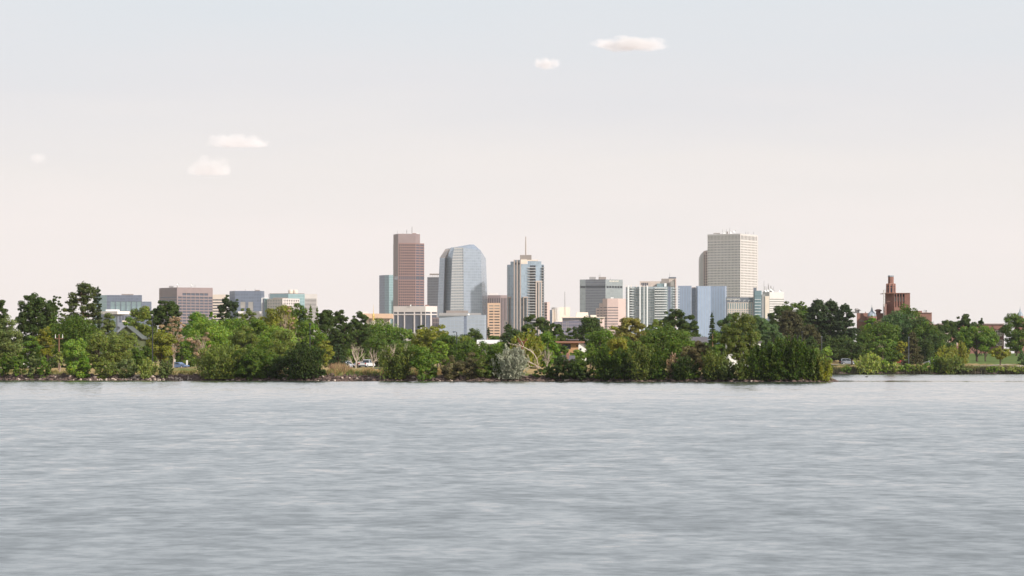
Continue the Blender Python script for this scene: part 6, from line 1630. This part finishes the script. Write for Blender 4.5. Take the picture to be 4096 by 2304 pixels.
x, y = scatter(3500, 1280, 2000, 1.6, 12, 60, 7); grass('green_grass', 'fresh green grass on the bank beside parked cars', x, y, .45, .06, (0.13, 0.165, 0.04), 8)
x, y = scatter(2500, 0, 820, 2.5, 14, 60, 9); grass('bank_grass', 'yellow-green grass on the left bank', x, y, .45, .06, (0.19, 0.175, 0.05), 10)
x, y = scatter(900, 1300, 1370, 12, 26, 12, 11); grass('tall_straw', 'tall straw-coloured grass left of the silver car', x, y, 1.2, .05, (0.36, 0.24, 0.13), 12)
# reeds on the far shore
rg = np.random.default_rng(31); n = 9000
x = rg.uniform(80, 150, n); y = shore_far(x) + rg.uniform(-0.6, 3.5, n)
dn = np.sin(x * .5) + np.sin(x * 1.3 + 1) + rg.normal(size=n) * .8; keep = (dn > -.3) & ~((x > 127) & (rg.random(n) < .75)); x, y = x[keep], y[keep]
grass('reed_bed', 'dark upright reeds lining the far shore', x, y, 0.75 + 0.6 * (0.5 + 0.5 * np.sin(x * .55 + 1) * np.sin(x * 1.7)), .07, (0.075, 0.072, 0.036), 32, lean=.07, cat='reeds')
x = rg.uniform(80, 150, 6000); y = shore_far(x) + rg.uniform(2, 12, 6000)
grass('shore_grass', 'yellow-green tall grass behind the far reeds', x, y, 1.0, .08, (0.16, 0.155, 0.045), 33, lean=.2)

# water bird
xb, yb = X(3466, 690), 690.0
bd = empty('water_bird', (xb, yb, -0.02), 'small dark water bird floating right of the spit tip', 'bird')
mb = MB().lathe(0, 0, [(.02, -.30), (.10, -.22), (.15, -.05), (.14, .10), (.07, .22), (.03, .26)], 10); mb.xf(lambda p: (xb + p[2], yb + p[0], .07 + p[1] * .75)); mb.build('body', M['bird_dark'], bd, smooth=True)
mb = MB().tube([(xb + .20, yb, .08), (xb + .25, yb, .20), (xb + .27, yb, .26)], [.05, .035, .035], 7); mb.lathe(xb + .29, yb, [(.01, .23), (.055, .26), (.055, .30), (.01, .33)], 8); mb.build('neck', M['bird_dark'], bd, smooth=True)
MB().tube([(xb + .33, yb, .285), (xb + .41, yb, .275)], [.02, .006], 5).build('bill', M['clear_lamp'], bd)

# ------------------------------------------------------------------ clouds, far beyond the city
def cloud_mat(name, seed, dens, flat=False):
    m = bpy.data.materials.new(name); m.use_nodes = True; n = m.node_tree; n.nodes.clear()
    out = n.nodes.new('ShaderNodeOutputMaterial'); pv = n.nodes.new('ShaderNodeVolumePrincipled')
    tc = n.nodes.new('ShaderNodeTexCoord')
    ln = n.nodes.new('ShaderNodeVectorMath'); ln.operation = 'LENGTH'
    ns = noise_n(n, 1.6, 5.0, None, 0.6); mp = n.nodes.new('ShaderNodeMapping'); mp.inputs['Scale'].default_value = (1.6, 1, 0.55); mp.inputs['Location'].default_value = (seed, seed * .7, 0)
    n.links.new(tc.outputs['Object'], mp.inputs[0]); n.links.new(mp.outputs[0], ns.inputs['Vector'])
    sp = n.nodes.new('ShaderNodeSeparateXYZ'); n.links.new(tc.outputs['Object'], sp.inputs[0]); cb_ = n.nodes.new('ShaderNodeCombineXYZ')
    n.links.new(sp.outputs[0], cb_.inputs[0]); n.links.new(sp.outputs[1], cb_.inputs[1])
    if flat:                                              # flat cumulus base, heaped top
        zs_ = math_n(n, 'ADD', sp.outputs[2], 0.5)
        zz_ = math_n(n, 'ADD', math_n(n, 'MULTIPLY', math_n(n, 'MAXIMUM', zs_, 0.0), 0.62), math_n(n, 'MULTIPLY', math_n(n, 'MINIMUM', zs_, 0.0), 3.5))
        n.links.new(zz_, cb_.inputs[2])
    else: n.links.new(sp.outputs[2], cb_.inputs[2])
    n.links.new(cb_.outputs[0], ln.inputs[0])
    f = math_n(n, 'SUBTRACT', math_n(n, 'ADD', math_n(n, 'SUBTRACT', 0.85, ln.outputs['Value']), math_n(n, 'MULTIPLY', math_n(n, 'SUBTRACT', ns.outputs[0], 0.5), 1.45)), 0.0)
    r = n.nodes.new('ShaderNodeMapRange'); r.inputs['From Min'].default_value = 0.0; r.inputs['From Max'].default_value = 0.45; n.links.new(f, r.inputs[0])
    n.links.new(math_n(n, 'MULTIPLY', r.outputs[0], dens), pv.inputs['Density'])
    pv.inputs['Color'].default_value = (1.0, 0.97, 0.95, 1); pv.inputs['Anisotropy'].default_value = 0.0
    n.links.new(pv.outputs[0], out.inputs['Volume'])
    return m
Yc = 40000.0
def cloud(label, px0, px1, py0, py1, dens, seed, flat=False):
    cx, cz_ = X((px0 + px1) / 2, Yc), Z((py0 + py1) / 2, Yc); w, h = (px1 - px0) / 2 / F * Yc, (py1 - py0) / 2 / F * Yc
    mb = MB().lathe(0, 0, [(math.sin(t), -math.cos(t)) for t in np.linspace(0.05, math.pi - .05, 10)], 20)
    me = mesh_np('cloud', np.array(mb.v), faces=mb.f); o = link('cloud', me, cloud_mat('cloud_' + str(seed), seed, dens, flat), loc=(cx, Yc, cz_)); o.scale = (w, w * .6, h)
    tag(o, label, 'cloud', 'small clouds in the evening sky')
cloud('long low cloud above the puffy cloud', 800, 1100, 528, 600, 0.007, 1.3, True)
cloud('puffy flat bottomed cloud over the slate blue block', 725, 950, 618, 716, 0.007, 4.1, True)
cloud('faint small cloud alone on the left of the puffy cloud', 110, 192, 605, 662, 0.005, 8.2)
cloud('small cloud left of the long bright streak', 2120, 2250, 226, 284, 0.012, 11.7)
cloud('long bright streak of cloud highest in the sky', 2350, 2690, 140, 212, 0.012, 15.2)

# ------------------------------------------------------------------ haze
hm = bpy.data.materials.new('haze'); hm.use_nodes = True; hn = hm.node_tree; hn.nodes.clear()
ho = hn.nodes.new('ShaderNodeOutputMaterial'); hv = hn.nodes.new('ShaderNodeVolumePrincipled')
hv.inputs['Color'].default_value = (0.95, 0.95, 0.98, 1); hv.inputs['Density'].default_value = HAZE; hv.inputs['Anisotropy'].default_value = 0.2
hn.links.new(hv.outputs[0], ho.inputs['Volume'])
hz = MB().box(-2950, 2950, -70, 11700, -2.6, 232).build('haze', hm); tag(hz, 'thin pale evening haze', 'haze', kind='stuff')
